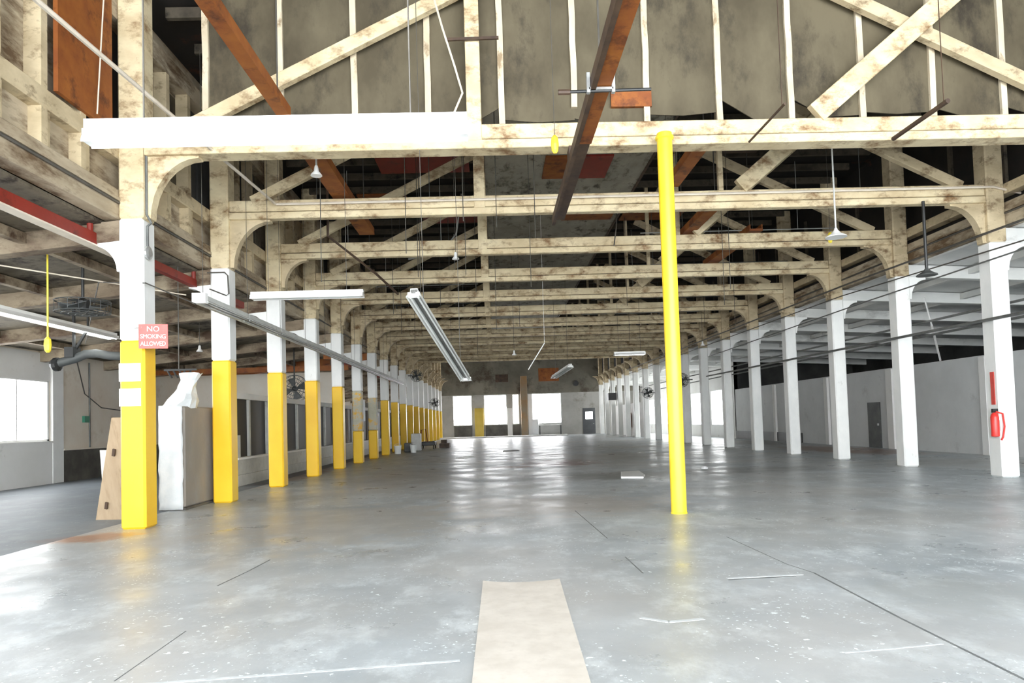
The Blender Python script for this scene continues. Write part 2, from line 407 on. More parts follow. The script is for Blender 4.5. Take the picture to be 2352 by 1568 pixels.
cu = tag(MB().box(3.85, 4.35, YE - .3, YE - .1, 0, 4.9).box(4.2, 5.0, YE - .32, YE - .2, .1, 1.9).build('white_sheeting', 'paper', bevel=.02), 'white sheeting hanging right of the brown post at the end wall', 'sheet')
tag(MB().box(5.2, 7.6, YE - .1, YE - .02, 6.35, 7.9).build('rust_panel', 'rust'), 'rust orange panel high on the end wall', 'panel')
tag(MB().box(.1, 1.6, YE - .1, YE - .02, 6.4, 7.3).build('vent_opening', 'rust_dark'), 'small dark vent panel high on the end wall', 'vent')
tag(MB().lathe([(.32, 0), (.32, .1), (.22, .12), (.22, .02)], (9.6, YE - .2, 6.0), 16, 'y').build('wall_clock', 'black'), 'round dark clock on the end wall above the grey door', 'clock')
# workbench rails near the end windows
t = empty('workbench', (6.2, YE - 2.6, 0), 'low grey workbench in front of the right-hand end window', 'workbench')
MB((6.2, YE - 2.6, 0)).box(4.9, 7.5, YE - 3, YE - 2.2, 1.15, 1.22).build('bench_top', 'tin', t)
for x in (5.0, 7.4):
    for yy in (YE - 2.95, YE - 2.25):
        MB((6.2, YE - 2.6, 0)).box(x - .04, x + .04, yy - .04, yy + .04, 0, 1.16).build('leg', 'darkgrey', t)

# clerestory wall over the left post row, boarded panels between studs; near-black ones painted as dark openings
cl = MB(); sx0, sx1 = XL - .36, XL - .22
cl.box(XL - .72, XL - .64, YN, YE, lz(XL), ZR)
cw = struct(cl.build('wall_clerestory_left', 'girder'))
cr_ = struct(MB().box(XR + .66, XR + .72, YN, YE, rz(XR), ZR).build('wall_clerestory_right', 'dark_wood'))
rnd = random.Random(3)
sp = S / 4
cells = []
yy = Y0 - 4 * S
i = 0
while yy < YE - 2:
    m = rnd.choice(['girder', 'aisle_l', 'dark_wood', 'dark_wood', 'board', 'cream_dirty'])
    if 12.3 < yy < 14: m = 'board'
    if 14 < yy < 19: m = rnd.choice(['dark_wood', 'dark_void'])
    if yy < 10.2: m = rnd.choice(['girder', 'aisle_l_beam', 'cream_dirty', 'board'])
    cells.append((yy, m)); yy += sp; i += 1
for (yy, m) in cells:
    if yy < 4 or yy > 60: continue
    MB().box(XL - .64, XL - .58, yy + .06, yy + sp - .06, 6.85, 9.1 if m != 'board' else 8.9).build('infill_panel', m, cw)
    MB().box(XR + .58, XR + .66, yy + .3, yy + .42, 6.9, 9.3).build('stud', 'joist', cr_) if int(yy * 3) % 2 else None
for (yy, m) in cells:
    if yy < 4 or yy > 60 or abs((yy - Y0) / S - round((yy - Y0) / S)) < .01: continue
    MB().box(XL - .58, XL - .32, yy - .07, yy + .07, 5.9, 9.3).build('stud', 'cream_dirty', cw)
MB().box(XL - .64, XL - .31, YN, YE, 9.0, 9.38).build('top_plate', 'girder', cw)
# rust-brown shutter seen beside the first post
sh = empty('shutter', (XL - .2, 10.9, 6.85), 'rust brown tall shutter panel left of the first post, high up', 'shutter')
MB((XL - .2, 10.9, 6.85)).box(XL - .33, XL - .26, 10.28, 11.75, 6.85, 9.35).build('shutter_leaf', 'rust', sh)
MB((XL - .2, 10.9, 6.85)).tube([(XL - .12, 11.05, 6.85), (XL - .12, 11.3, 9.3)], .012, 6).build('pull_wire', 'pipe', sh)
tag(MB().box(XL - .33, XL - .26, 7.1, 7.6, 6.85, 9.35).build('shutter', 'rust_dark'), 'dark brown narrow shutter strip at the far upper left corner', 'shutter')

# longitudinal girders
def girder(x, side, z0, z1, name, label, m='girder', ledge=True):
    o = empty(name, (x, YN, z0), label, 'girder')
    g = MB((x, YN, z0)).box(x - .16, x + .16, YN, YE, z0, z1)
    g.build('beam', m, o, bevel=.02)
    if ledge:
        MB((x, YN, z0)).box(x + side * .16, x + side * .21, YN, YE, z0 + .30, z0 + .36).build('ledger_strip', m, o)
        MB((x, YN, z0)).tube([(x + side * .19, YN, z0 + .27), (x + side * .19, YE, z0 + .27)], .022, 6).build('conduit', 'wire', o)
    return o
GX = XL - .47
girder(GX, 1, 5.42, 5.95, 'lower_girder', 'long dirty cream lower girder over the yellow posts on the left')
girder(GX, 1, 6.5, 6.8, 'upper_girder', 'long upper plate under the clerestory panels on the left', 'cream_dirty', False)
girder(XR + .47, -1, 6.0, 6.55, 'lower_girder', 'long dirty lower girder over the white posts on the right')
girder(XR + .47, -1, 6.75, 7.0, 'upper_girder', 'long upper plate above the girder on the right', 'cream_dirty', False)
fb = MB()
y = Y0 - 2 * S
while y < 45:
    for q in (.9, 1.9, 2.9):
        fb.box(GX - .12, GX + .1, y + q, y + q + .22, 5.93, 6.52)
    y += S
struct(fb.build('trim_%d' % k, 'cream_dirty')); k += 1
struct(MB().box(GX - .12, GX - .05, YN, YE, 5.9, 6.55).build('wall_frieze_left', 'girder'))

# ------------------------------------------------------------------ posts
def arc_bracket(cx, cz, dx, L1, H, n=8):
    """filled bracket in x-z: corner (cx,cz), reaching dx*L1 along and H down, concave edge"""
    pts = [(cx, cz), (cx + dx * L1, cz), (cx + dx * L1, cz - .08)]
    for i in range(1, n):
        a = math.pi / 2 * i / n
        pts.append((cx + dx * (L1 - (L1 - .10) * math.sin(a)), cz - .08 - (H - .08) * (1 - math.cos(a))))
    pts.append((cx + dx * .10, cz - H)); pts.append((cx, cz - H))
    return pts
def left_post(i):
    x, y = XL - .09, yi(i) + CW / 2
    lo = (x, y, 0); h = CW / 2
    if i == -1: lab = 'yellow and white timber post nearest of all, at the left frame edge'
    elif i == 0: lab = 'yellow and white timber post with two white bands and a red sign'
    elif i == 5: lab = 'sixth post of the left row, its yellow paint peeled and papered'
    elif i == 6: lab = 'seventh post of the left row, peeled above a yellow foot'
    elif i > 0: lab = '%s yellow and white timber post of the left row, counted from the banded one' % ORD[i]
    o = empty('timber_post', lo, lab, 'post', 'yellow and white posts of the left row')
    zy = 3.27 if i < 6 else 3.1
    zm = 5.42
    mu = 'yellow'
    if i in (5, 6):
        MB(lo).box(x - h, x + h, y - h, y + h, 0, 1.45).build('painted_foot', 'yellow', o, bevel=.035)
        MB(lo).box(x - h, x + h, y - h, y + h, 1.45, zy).build('peeled_section', 'peeled', o, bevel=.035)
    else:
        MB(lo).box(x - h, x + h, y - h, y + h, 0, zy).build('painted_foot', 'yellow', o, bevel=.035)
    MB(lo).box(x - h, x + h, y - h, y + h, zy, zm).build('shaft', 'white_post', o, bevel=.035)
    MB(lo).box(x - h, x + h, y - h, y + h, zm, ZR).build('upper_post', 'cream', o, bevel=.03)
    MB(lo).prism(arc_bracket(x + h - .02, ZC0 + .04, 1, *((.95, 1.15) if i < 2 else (.75, .85))), 'y', y - .1, y + .1).build('knee_bracket', 'cream' if i < 1 else 'cream_dirty', o)
    MB(lo).prism(arc_bracket(x - h + .02, lz(x - .6) + .02 - .32, -1, .55, .55), 'y', y - .12, y + .12).build('haunch', 'white_post', o)
    if i == 0:
        for (z0, z1) in ((2.555, 2.87), (2.125, 2.43)):
            MB(lo).box(x - h - .004, x + h - .06, y - h - .006, y - h + .01, z0, z1).build('white_band', 'band', o)
        # conduit and junction box running down the side facing the nave
        MB(lo).tube([(x + h + .02, y - .12, 7.0), (x + h + .02, y - .12, 5.5), (x + h + .1, y - .12, 5.35), (x + h + .02, y - .1, 5.3), (x + h + .02, y - .1, 4.9)], .022, 6).build('conduit', 'pipe_grey', o)
        f = MB(lo).lathe([(.10, -.02), (.12, 0), (.12, .03), (.07, .05)], (x + h + .03, y - .12, 4.82), 14, 'x').build('junction_box', 'steel', o)
    return o
for i in range(0, NB):
    left_post(i)
def right_post(i):
    x, y = XR + .09, yi(i) + CW / 2
    lo = (x, y, 0); h = CW / 2
    if i == 0: lab = 'white timber post nearest of all at the right, beyond the frame edge'
    elif i == 1: lab = 'white timber post with the red fire extinguisher, nearest of the right row'
    else: lab = '%s white timber post of the right row, counted from the extinguisher' % ORD[i - 1]
    o = empty('timber_post', lo, lab, 'post', 'white posts of the right row')
    MB(lo).box(x - h, x + h, y - h, y + h, 0, 5.6).build('shaft', 'white_post', o, bevel=.035)
    MB(lo).box(x - h, x + h, y - h, y + h, 5.6, ZR).build('upper_post', 'cream_dirty', o, bevel=.03)
    MB(lo).prism(arc_bracket(x - h + .02, ZC0 + .04, -1, *((.85, 1.0) if i < 3 else (.7, .8))), 'y', y - .1, y + .1).build('knee_bracket', 'cream_dirty', o)
    MB(lo).prism(arc_bracket(x + h - .02, rz(x + .6) - .34, 1, .55, .65), 'y', y - .12, y + .12).build('haunch', 'white_post', o)
    return o
for i in range(0, NB):
    right_post(i)

# ------------------------------------------------------------------ trusses
def truss(i):
    y = yi(i) + .06; ya, yb = y, y + (.32 if i == 0 else .18)
    lo = (XL, y, ZC0)
    lab = ['cream roof truss nearest of all, with tarred boards on it'] + ['%s cream roof truss counted from the boarded one' % o_ for o_ in ORD[1:]]
    o = empty('roof_truss', lo, lab[i], 'roof truss', 'roof trusses across the hall')
    m = 'cream'
    MB(lo).box(XL + .13, XR - .13, ya + .05, yb - .02, ZC0 + .15, ZC0 + .2).build('groove_filler', 'rust_dark', o)
    c = MB(lo).box(XL + .13, XR - .13, ya, yb, ZC0 + .185, ZC1)
    c.build('bottom_chord', m, o, bevel=.015)
    MB(lo).box(XL + .13, XR - .13, ya - .04, yb + (.02 if i == 0 else .0), ZC0, ZC0 + .158).build('lower_plank', m, o, bevel=.015)
    if i > 13: return o
    ym = (ya + yb) / 2 - (.02 if i else .04)
    zt = ZR - .01
    MB(lo).box(-.36, -.10, ya - .03, ya + .17, ZC0 + .1, zt).build('king_post', m, o, bevel=.012)
    zs = 9.7
    MB(lo).bar((-5.55, ym, 6.98), (-5.55 + (zs - 6.98) / .50, ym, zs), .16, .24, (0, 0, 1)).build('left_brace', m, o, bevel=.012)
    MB(lo).bar((11.35, ym + .02, 6.98), (11.35 - (zs - 6.98) / .50, ym + .02, zs), .16, .24, (0, 0, 1)).build('right_brace', 'cream_dirty', o, bevel=.012)
    MB(lo).bar((5.98, ya + .04, 7.08), (5.98 + (zs - 7.08) / .83, ya + .04, zs), .16, .38, (0, 0, 1)).build('diagonal', 'cream' if i < 4 else m, o, bevel=.012)
    if i: MB(lo).box(5.46, 5.58, ya + .02, ya + .14, 7, zt).build('queen_post', 'cream_dirty', o, bevel=.01)
    return o
for i in range(12): truss(i)

# tarred boards with cream battens standing on the first truss
gy = yi(0) + .42
g = MB(); R2 = random.Random(5)
xs = [-5.11 + 1.347 * i for i in range(13)]
for a_, b_ in zip(xs[:-1], xs[1:]):
    za, zb = 7.12 + R2.random() * .12, 7.12 + R2.random() * .12
    if a_ > 2.9: za += .1
    cut = {3: (.0, .3), 6: (0, .15), 7: (.28, -.02), 8: (.33, .05)}.get(xs.index(a_), (0, 0))
    za += cut[0]; zb += cut[1]; zm_ = min(za, zb) - .03
    g.prism([(a_, za), ((a_ + b_) / 2, zm_), (b_, zb), (b_, ZR), (a_, ZR)], 'y', gy, gy + .02)
gab = empty('boarded_gable', (3, gy, 7.0), 'tall tarred brown boards with cream battens standing on the nearest truss', 'boarding')
g.o = V((3, gy, 7.0)); g.v = [v - g.o for v in g.v]
g.build('tarred_boards', 'board', gab)
for q, x in enumerate(xs):
    zb = 7.0 if q != 5 else 7.42
    pts = [(x + (R2.random() - .5) * .015, gy - .03, zb + (9.93 - zb) * t_ / 6) for t_ in range(7)]
    b = MB((3, gy, 7.0))
    for p, qq in zip(pts[:-1], pts[1:]): b.bar(p, qq, .11, .06, (0, 1, 0))
    b.build('batten', 'batten', gab)

# ------------------------------------------------------------------ side bay beams
for i in range(-1, NB):
    y = yi(i) + CW / 2
    lo = (XL - .3, y, lz(XL) - .34)
    w = .14
    if i == -1: lab = 'dirty timber cross beam nearest of all in the left side bay'
    else: lab = '%s dirty timber cross beam of the left side bay, counted from the banded post' % ORD[i]
    p = [(WL, lz(WL) - .37), (XL - .31, lz(XL) - .37), (XL - .31, lz(XL) - .01), (WL, lz(WL) - .01)]
    o = MB(lo).prism(p, 'y', y - w, y + w).build('cross_beam', 'rust' if i in (6,) else 'aisle_l_beam')
    o.location = lo; tag(o, lab, 'beam', 'cross beams of the left side bay')
    lo = (XR + .3, y, rz(XR) - .36)
    if i < 0: continue
    p = [(XR + .31, rz(XR) - .37), (25.8, rz(25.8) - .37), (25.8, rz(25.8) - .01), (XR + .31, rz(XR) - .01)]
    o = MB(lo).prism(p, 'y', y - w, y + w).build('cross_beam', 'aisle_r_beam')
    o.location = lo; tag(o, '%s white cross beam of the right side bay, counted from the frame edge' % ORD[i], 'beam', 'cross beams of the right side bay')
# joists along the left side bay
for q, x in enumerate((-8.2, -10.2, -12.2, -14.1)):
    o = MB((x, YN, lz(x))).box(x - .07, x + .07, YN, YE, lz(x) - .2, lz(x) - .02).build('purlin', 'aisle_l_beam')
    o.location = (x, YN, lz(x))
    tag(o, ['long timber purlin of the left side bay nearest the posts', 'long purlin of the left side bay, second from the posts',
            'long purlin of the left side bay, third from the posts', 'long purlin of the left side bay nearest the wall'][q], 'purlin', 'purlins of the left side bay')
for q, x in enumerate((14.2, 16.6)):
    o = MB((x, YN, rz(x))).box(x - .09, x + .09, YN, YE, rz(x) - .22, rz(x) - .02).build('purlin', 'aisle_r_beam')
    o.location = (x, YN, rz(x))
    tag(o, ['white purlin of the right side bay nearest the posts', 'white purlin of the right side bay above the partition'][q], 'purlin', 'purlins of the right side bay')
# transverse rusty beam behind the second post
o = MB((-11, 31, 3.9)).box(-15.4, -6.6, 30.9, 31.1, 4.22, 4.45).build('cross_beam', 'rust'); o.location = (-11, 31, 3.9)
tag(o, 'rust red steel beam crossing the left side bay below the timber ones', 'beam')
for x in (-14.5, -7.4):
    MB((-11, 31, 3.9)).tube([(x, 31, 4.4), (x, 31, lz(x))], .02, 6).build('hanger', 'wire', o)

# ------------------------------------------------------------------ office partition in the left bay
px = -7.8
op = struct(MB().box(px - .12, px + .12, 20.3, 62, 0, .78).box(px + .12, px + .2, 20.3, 62, 0, .32).build('wall_partition_left', 'tin'))
MB().box(px - .2, px + .25, 20.2, 62, .78, .84).build('sill', 'sill', op)
MB().box(px - .1, px + .1, 20.3, 62, 2.6, 2.78).build('header', 'wall_w', op)
MB().box(px - .02, px + .0, 20.3, 62, .84, 2.6).build('gloom_sheet', 'office_gloom', op)  # opaque black sheet painted as the dark inside of the openings
y = 20.3; q = 0
R3 = random.Random(11)
while y < 62:
    w = R3.choice([.08, .12, .3, .1])
    MB().box(px - .08, px + .08, y, y + w, .84, 2.6).build('mullion', R3.choice(['wall_w', 'tin', 'card', 'tin']), op)
    y += R3.choice([.9, 1.3, 1.7])
MB().box(px - .06, px + .06, 20.4, 20.9, .84, 1.5).build('grey_cabinet', 'tin', op)
struct(MB().box(-15.4, px - .13, 34, 34.15, 0, 4.4).build('wall_office_end', 'wall_l'))

# ------------------------------------------------------------------ big items on the floor
t = empty('floor_board', (.2, 5.7, 0), 'beige hardboard sheet lying flat on the floor in the foreground', 'board')
bm_ = MB((.2, 5.7, 0))
NX, NY = 6, 14
c00, c10, c11, c01 = V((-.20, 4.30, 0)), V((.545, 4.26, 0)), V((.61, 7.07, 0)), V((-.18, 7.10, 0))
vs = []; fs = []
for lay in (0, 1):
    for jj in range(NY + 1):
        for ii in range(NX + 1):
            u, w = ii / NX, jj / NY
            p = (c00 * (1 - u) + c10 * u) * (1 - w) + (c01 * (1 - u) + c11 * u) * w
            sag = .010 + .018 * (w ** 6) * (abs(u - .5) * 2) ** 2
            if jj == NY: p = p + V((0, -.03 * (1 - (abs(u - .5) * 2) ** 2), 0))
            vs.append((p.x, p.y, .002 + (sag if lay else 0)))
st = (NX + 1) * (NY + 1)
for lay in (0, 1):
    for jj in range(NY):
        for ii in range(NX):
            a_ = lay * st + jj * (NX + 1) + ii; fs.append((a_, a_ + 1, a_ + NX + 2, a_ + NX + 1))
ring = [ii for ii in range(NX + 1)] + [jj * (NX + 1) + NX for jj in range(1, NY + 1)] + [NY * (NX + 1) + ii for ii in range(NX - 1, -1, -1)] + [jj * (NX + 1) for jj in range(NY - 1, 0, -1)]
for a_, b_ in zip(ring, ring[1:] + ring[:1]): fs.append((a_, b_, b_ + st, a_ + st))
bm_.add(vs, fs)
bm_.build('sheet', 'mat_board', t)

tag(MB().prism([(3.42, 18.9), (3.75, 20.7), (4.35, 20.95), (4.2, 19.4), (4.0, 18.7)], 'z', .0, .05).build('ceiling_tile', 'sill', bevel=.008), 'white broken slab lying on the floor left of the yellow pole', 'slab')
tag(MB().lathe([(.10, 0), (.12, .03), (.06, .07)], (6.55, 21.5, 0), 9).build('paper_scrap', 'paper'), 'small white crumpled scrap on the floor right of the yellow pole', 'scrap')
for (pts, lab) in [([(-1.95, 33.0), (-1.1, 33.2), (-1.2, 34.0), (-1.9, 33.8)], 'flat pale scrap on the floor in mid hall, left'),
                   ([(.35, 38.5), (1.3, 38.7), (1.2, 40), (.4, 39.8)], 'flat dark scrap on the floor in mid hall')]:
    tag(MB().prism(pts, 'z', 0, .02).build('floor_scrap', 'sill' if 'pale' in lab else 'dado_dark'), lab, 'scrap')

# yellow steel pole
pl = empty('yellow_pole', (3.1, 11.72, 0), 'round yellow steel pole standing alone in the hall', 'pole')
po = (3.1, 11.72, 0)
MB(po).tube([(3.1, 11.72, 0), (3.1, 11.72, 6.62)], .132, 24).build('shaft', 'yellow_pole', pl, smooth=True)
MB(po).lathe([(.14, 0), (.14, .02), (.133, .03), (.133, .04)], (3.1, 11.72, 0), 24).build('foot_ring', 'yellow_pole', pl)
MB(po).lathe([(.133, 0), (.16, .02), (.16, .06), (.133, .07)], (3.1, 11.72, 6.5), 24).build('top_collar', 'yellow_pole', pl)

# wrapped pallet load
lo = (-6.95, 15.4, 0)
pk = empty('wrapped_crate', lo, 'tall grey cardboard crate wrapped in white plastic between the first two yellow posts', 'crate')
b = MB(lo)
b.box(-7.10, -6.62, 14.70, 16.5, .05, 2.2)
b.build('carton', 'card', pk, bevel=.03)
R4 = random.Random(2)
w = MB(lo); vs = []; fs = []
n1, n2 = 7, 16
for jj in range(n2 + 1):
    for ii in range(n1 + 1):
        u = ii / n1; z = .02 + 2.2 * jj / n2
        x = -7.14 + .50 * u + (R4.random() - .5) * .02
        yy = 14.66 - .06 * math.sin(u * math.pi) - R4.random() * .045
        vs.append((x, yy, z))
for jj in range(n2):
    for ii in range(n1):
        a_ = jj * (n1 + 1) + ii; fs.append((a_, a_ + 1, a_ + n1 + 2, a_ + n1 + 1))
w.add(vs, fs)
o = w.build('plastic_wrap', 'plastic', pk, smooth=True)
md = o.modifiers.new('thick', 'SOLIDIFY'); md.thickness = .01
w = MB(lo); vs = []; fs = []   # gathered top of the wrap
rings = [(2.16, .30, .45), (2.34, .27, .4), (2.5, .2, .3), (2.66, .16, .2), (2.8, .17, .18), (2.92, .22, .2)]
for (z, rx, ry) in rings:
    for q in range(14):
        a_ = 2 * math.pi * q / 14; f_ = 1 + (R4.random() - .5) * .35
        vs.append((-6.9 + (z - 2.16) * .30 + rx * math.cos(a_) * f_, 15.15 + ry * math.sin(a_) * f_, z + (R4.random() - .5) * .06))
for jj in range(len(rings) - 1):
    for q in range(14): fs.append((jj * 14 + q, jj * 14 + (q + 1) % 14, (jj + 1) * 14 + (q + 1) % 14, (jj + 1) * 14 + q))
fs.append(tuple((len(rings) - 1) * 14 + q for q in range(14)))
w.add(vs, fs); w.build('gathered_wrap', 'plastic', pk)
MB(lo).box(-7.16, -6.60, 14.68, 16.5, 0, .05).build('pallet_base', 'dado_dark', pk)
# black sprung hooks above it
hk = empty('hook_rack', (-7.0, 15.6, 3.0), 'black rack of small hooks hanging above the plastic wrapped crate', 'rack')
h = MB((-7.0, 15.6, 3.0))
for q in range(5):
    x = -7.25 + q * .13
    h.tube([(x, 15.3, 3.02), (x + .05 * (1 if q < 3 else -1), 15.3, 2.92), (x + .1 * (1 if q < 3 else -1), 15.3, 2.86)], .02, 6)
h.bar((-7.32, 15.3, 3.03), (-6.6, 15.3, 3.03), .04, .04)
h.build('hooks', 'black', hk)
MB((-7.0, 15.6, 3.0)).tube([(-7.0, 15.3, 3.03), (-7.0, 15.3, lz(-7.0))], .012, 6).build('hanger', 'wire', hk)
# leaning plywood
lo = (-7.4, 13.3, 0)
pw = empty('plywood_sheet', lo, 'tan plywood sheet leaning behind the banded yellow post', 'sheet')
b = MB(lo)
b.add([(-7.80, 13.50, 0), (-6.75, 13.38, 0), (-6.65, 12.75, 1.95), (-7.10, 12.80, 1.95)] +
      [(-7.80, 13.53, .01), (-6.75, 13.41, .01), (-6.65, 12.78, 1.96), (-7.10, 12.83, 1.96)],
      [(0, 1, 2, 3), (7, 6, 5, 4), (0, 4, 5, 1), (1, 5, 6, 2), (2, 6, 7, 3), (3, 7, 4, 0)])
b.build('panel', 'plywood', pw)
for (u, z) in ((-7.52, .28), (-7.17, 1.30)):
    yy = 13.48 - z * .36
    MB(lo).bar((u, yy - .03, z - .06), (u + .03, yy - .055, z + .07), .05, .03, (0, 1, 0)).build('knot_hole', 'rust_dark', pw)
tag(MB().add([(-7.66, 13.56, 0), (-7.5, 13.56, 0), (-7.46, 13.3, 1.35), (-7.6, 13.3, 1.35), (-7.66, 13.6, 0), (-7.5, 13.6, 0), (-7.46, 13.34, 1.35), (-7.6, 13.34, 1.35)],
             [(0, 1, 2, 3), (7, 6, 5, 4), (0, 4, 5, 1), (1, 5, 6, 2), (2, 6, 7, 3), (3, 7, 4, 0)]).build('plank', 'wall_l'), 'short pale plank leaning behind the tan plywood sheet', 'plank')

# red sign on the first post
sg = empty('warning_sign', (-5.9, 11.75, 2.95), 'small square red sign with white words on the banded yellow post', 'sign')
so = (-5.9, 11.75, 2.95)
def sp_(u, v, d=0):   # sign plane: u to the right, v up; turned a little away
    return (-6.075 + u * .97, 11.80 + u * .22 - d, 3.10 + v - u * .0)
W_, H_ = .46, .42
MB(so).add([sp_(0, 0), sp_(W_, 0), sp_(W_, H_), sp_(0, H_), sp_(0, 0, -.012), sp_(W_, 0, -.012), sp_(W_, H_, -.012), sp_(0, H_, -.012)],
           [(0, 1, 2, 3), (7, 6, 5, 4), (0, 4, 5, 1), (1, 5, 6, 2), (2, 6, 7, 3), (3, 7, 4, 0)]).build('sign_plate', 'sign_red', sg)
MB(so).tube([sp_(.05, H_ - .05, 0), (-6.2, 11.92, 3.47)], .01, 5).build('fixing', 'steel', sg)
for txt, v, size in (('NO', .295, .13), ('SMOKING', .175, .105), ('ALLOWED', .05, .105)):
    cu_ = bpy.data.curves.new('sign_text', 'FONT'); cu_.body = txt; cu_.size = size; cu_.extrude = .002
    cu_.align_x = 'CENTER'
    if txt != 'NO': cu_.space_character = .92
    tmp = bpy.data.objects.new('tmp', cu_); COL.objects.link(tmp)
    dg = bpy.context.evaluated_depsgraph_get()
    me = bpy.data.meshes.new_from_object(tmp.evaluated_get(dg))
    bpy.data.objects.remove(tmp)
    wid = max(v_.co.x for v_ in me.vertices) - min(v_.co.x for v_ in me.vertices)
    k_ = min(1, .40 / wid)
    for v_ in me.vertices:
        u_, w_, d_ = v_.co.x * k_ + W_ / 2, v_.co.y + v, v_.co.z
        p = sp_(u_, w_, .004 + d_)
        v_.co = V(p) - V(so)
    me.materials.clear(); me.materials.append(M['sign_txt'])
    lt = bpy.data.objects.new('lettering', me); COL.objects.link(lt); lt.parent = sg

# fire extinguisher on the right post
ex = XR - .18; ey = yi(1) + .12
fe = empty('fire_extinguisher', (ex, ey, .85), 'red fire extinguisher hanging on the nearest white post at the right', 'fire extinguisher')
fo = (ex, ey, .85)
MB(fo).lathe([(.02, .95), (.085, .97), (.09, 1.0), (.09, 1.42), (.07, 1.49), (.03, 1.53)], (ex - .02, ey - .05, 0), 16).build('cylinder', 'red_bright', fe, smooth=True)
MB(fo).box(ex - .07, ex + .05, ey - .08, ey - .02, 1.53, 1.62).build('valve_handle', 'black', fe)
MB(fo).tube([(ex - .02, ey - .1, 1.55), (ex + .10, ey - .16, 1.5), (ex + .12, ey - .17, 1.2), (ex + .08, ey - .16, .95), (ex + .04, ey - .15, .88)], .02, 8).build('hose', 'red_bright', fe)
MB(fo).box(ex + .02, ex + .09, ey - .10, ey + .02, 1.1, 1.35).build('bracket', 'steel', fe)
tag(MB().box(ex + .035, ex + .05, ey - .02, ey + .10, 1.72, 2.5).build('vertical_sign', 'sign_red'), 'narrow vertical faded red sign above the fire extinguisher', 'sign')
tag(MB().box(XR + .1, XR + .24, yi(1) - .012, yi(1) - .0, 2.2, 2.75).build('faded_label', 'paper'), 'faded pale label on the front of the nearest white post', 'label')

# ------------------------------------------------------------------ rails and beams overhead
def rail(x, y0, y1, z, w, h, m, label, hang):
    lo = (x, y0, z)
    o = empty('steel_rail', lo, label, 'rail')
    MB(lo).box(x - w / 2, x + w / 2, y0, y1, z + h - .03, z + h).box(x - w / 2, x - w / 2 + .03, y0, y1, z, z + h).build('channel', m, o)
    MB(lo).box(x + w / 2 - .03, x + w / 2, y0, y1, z, z + h).build('web', 'rust_dark' if m == 'rust_x' else m, o)
    for yy in hang:
        MB(lo).box(x - .03, x + .03, yy - .03, yy + .03, z + h, ZR - .02 if yy < 12 else min(ZR - .02, z + h + 2.6)).build('hanger', 'wire', o)
    return o
r1 = empty('steel_rail', (1.55, 5, 6.1), 'long rust orange and dark steel rail hanging below the nearest truss', 'rail')
ro = (1.55, 5, 6.1)
MB(ro).box(1.49, 1.70, 2.5, 11.0, 6.17, 6.22).build('orange_flange', 'rust', r1)
MB(ro).box(1.42, 1.49, 2.5, 15.45, 6.12, 6.30).build('dark_web', 'rust_dark', r1)
MB(ro).box(1.49, 1.68, 11.0, 15.2, 6.17, 6.22).build('dark_flange', 'rust_dark', r1)
for yy in (4.0, 9.1): MB(ro).tube([(1.56, yy, 6.25), (1.56, yy, ZR)], .015, 6).build('hanger', 'wire', r1)
MB(ro).box(1.45, 1.62, 12.0, 12.3, 6.22, 6.56).build('hanger_block', 'rust_dark', r1)
cl_ = empty('rail_clamp', (1.6, 9.1, 6.2), 'steel clamp with dark cross rod on the long orange rail', 'clamp')
co = (1.6, 9.1, 6.2)
MB(co).tube([(.98, 9.1, 6.11), (2.25, 9.1, 6.13)], .022, 8).build('cross_rod', 'black', cl_)
MB(co).tube([(.98, 9.1, 6.11), (1.14, 9.1, 6.11)], .038, 8).build('rod_nut', 'rust_dark', cl_)
c_ = MB(co)
for x in (1.39, 1.73): c_.box(x - .025, x + .025, 9.05, 9.12, 6.08, 6.36)
c_.box(1.39, 1.73, 9.05, 9.11, 6.12, 6.155)
c_.build('clamp_frame', 'steel', cl_, bevel=.005)
def orange(x, y0, y1, z, w, lab, m='rust', dip=0):
    lo = (x, y0, z)
    o = empty('orange_beam', lo, lab, 'beam')
    b = MB(lo); b.bar((x, y0, z), (x, y1, z - dip), w, .07); b.build('flange', m, o)
    b = MB(lo); b.bar((x - w / 2 + .02, y0, z + .08), (x - w / 2 + .02, y1, z - dip + .08), .03, .16); b.bar((x + w / 2 - .02, y0, z + .08), (x + w / 2 - .02, y1, z - dip + .08), .03, .16)
    b.build('web', m, o)
    for yy in (y0 + .5, y1 - .4): MB(lo).tube([(x, yy, z), (x, yy, ZR - .2)], .015, 6).build('hanger', 'wire', o)
    return o
orange(-3.55, 4, 11.9, 7.14, .22, 'rust orange beam at upper left coming down to the nearest truss')
orange(-3.5, 12.9, 19.3, 7.12, .42, 'rust orange beam left of centre behind the nearest truss')
orange(4.35, 12.9, 15.9, 7.14, .30, 'rust orange beam right of the yellow pole behind the nearest truss')
orange(5.9, 17.0, 21.0, 7.14, .34, 'dull orange beam behind the second truss right of the yellow pole')
orange(7.9, 19.9, 24.5, 7.14, .4, 'dull orange beam behind the third truss at right')
for q, (x, lab) in enumerate([(4.65, 'thin dark rod crossing the nearest truss right of the yellow pole'), (7.25, 'thicker dark rod crossing the nearest truss at far right')]):
    tag(MB().tube([(x + .02, 10.4, 6.5), (x, 11.85, 6.5)], .02 + .02 * q, 8).tube([(x + .02, 10.5, 6.5), (x + .02, 10.5, ZR)], .008, 5).build('dark_rod', 'rust_dark'), lab, 'rod')

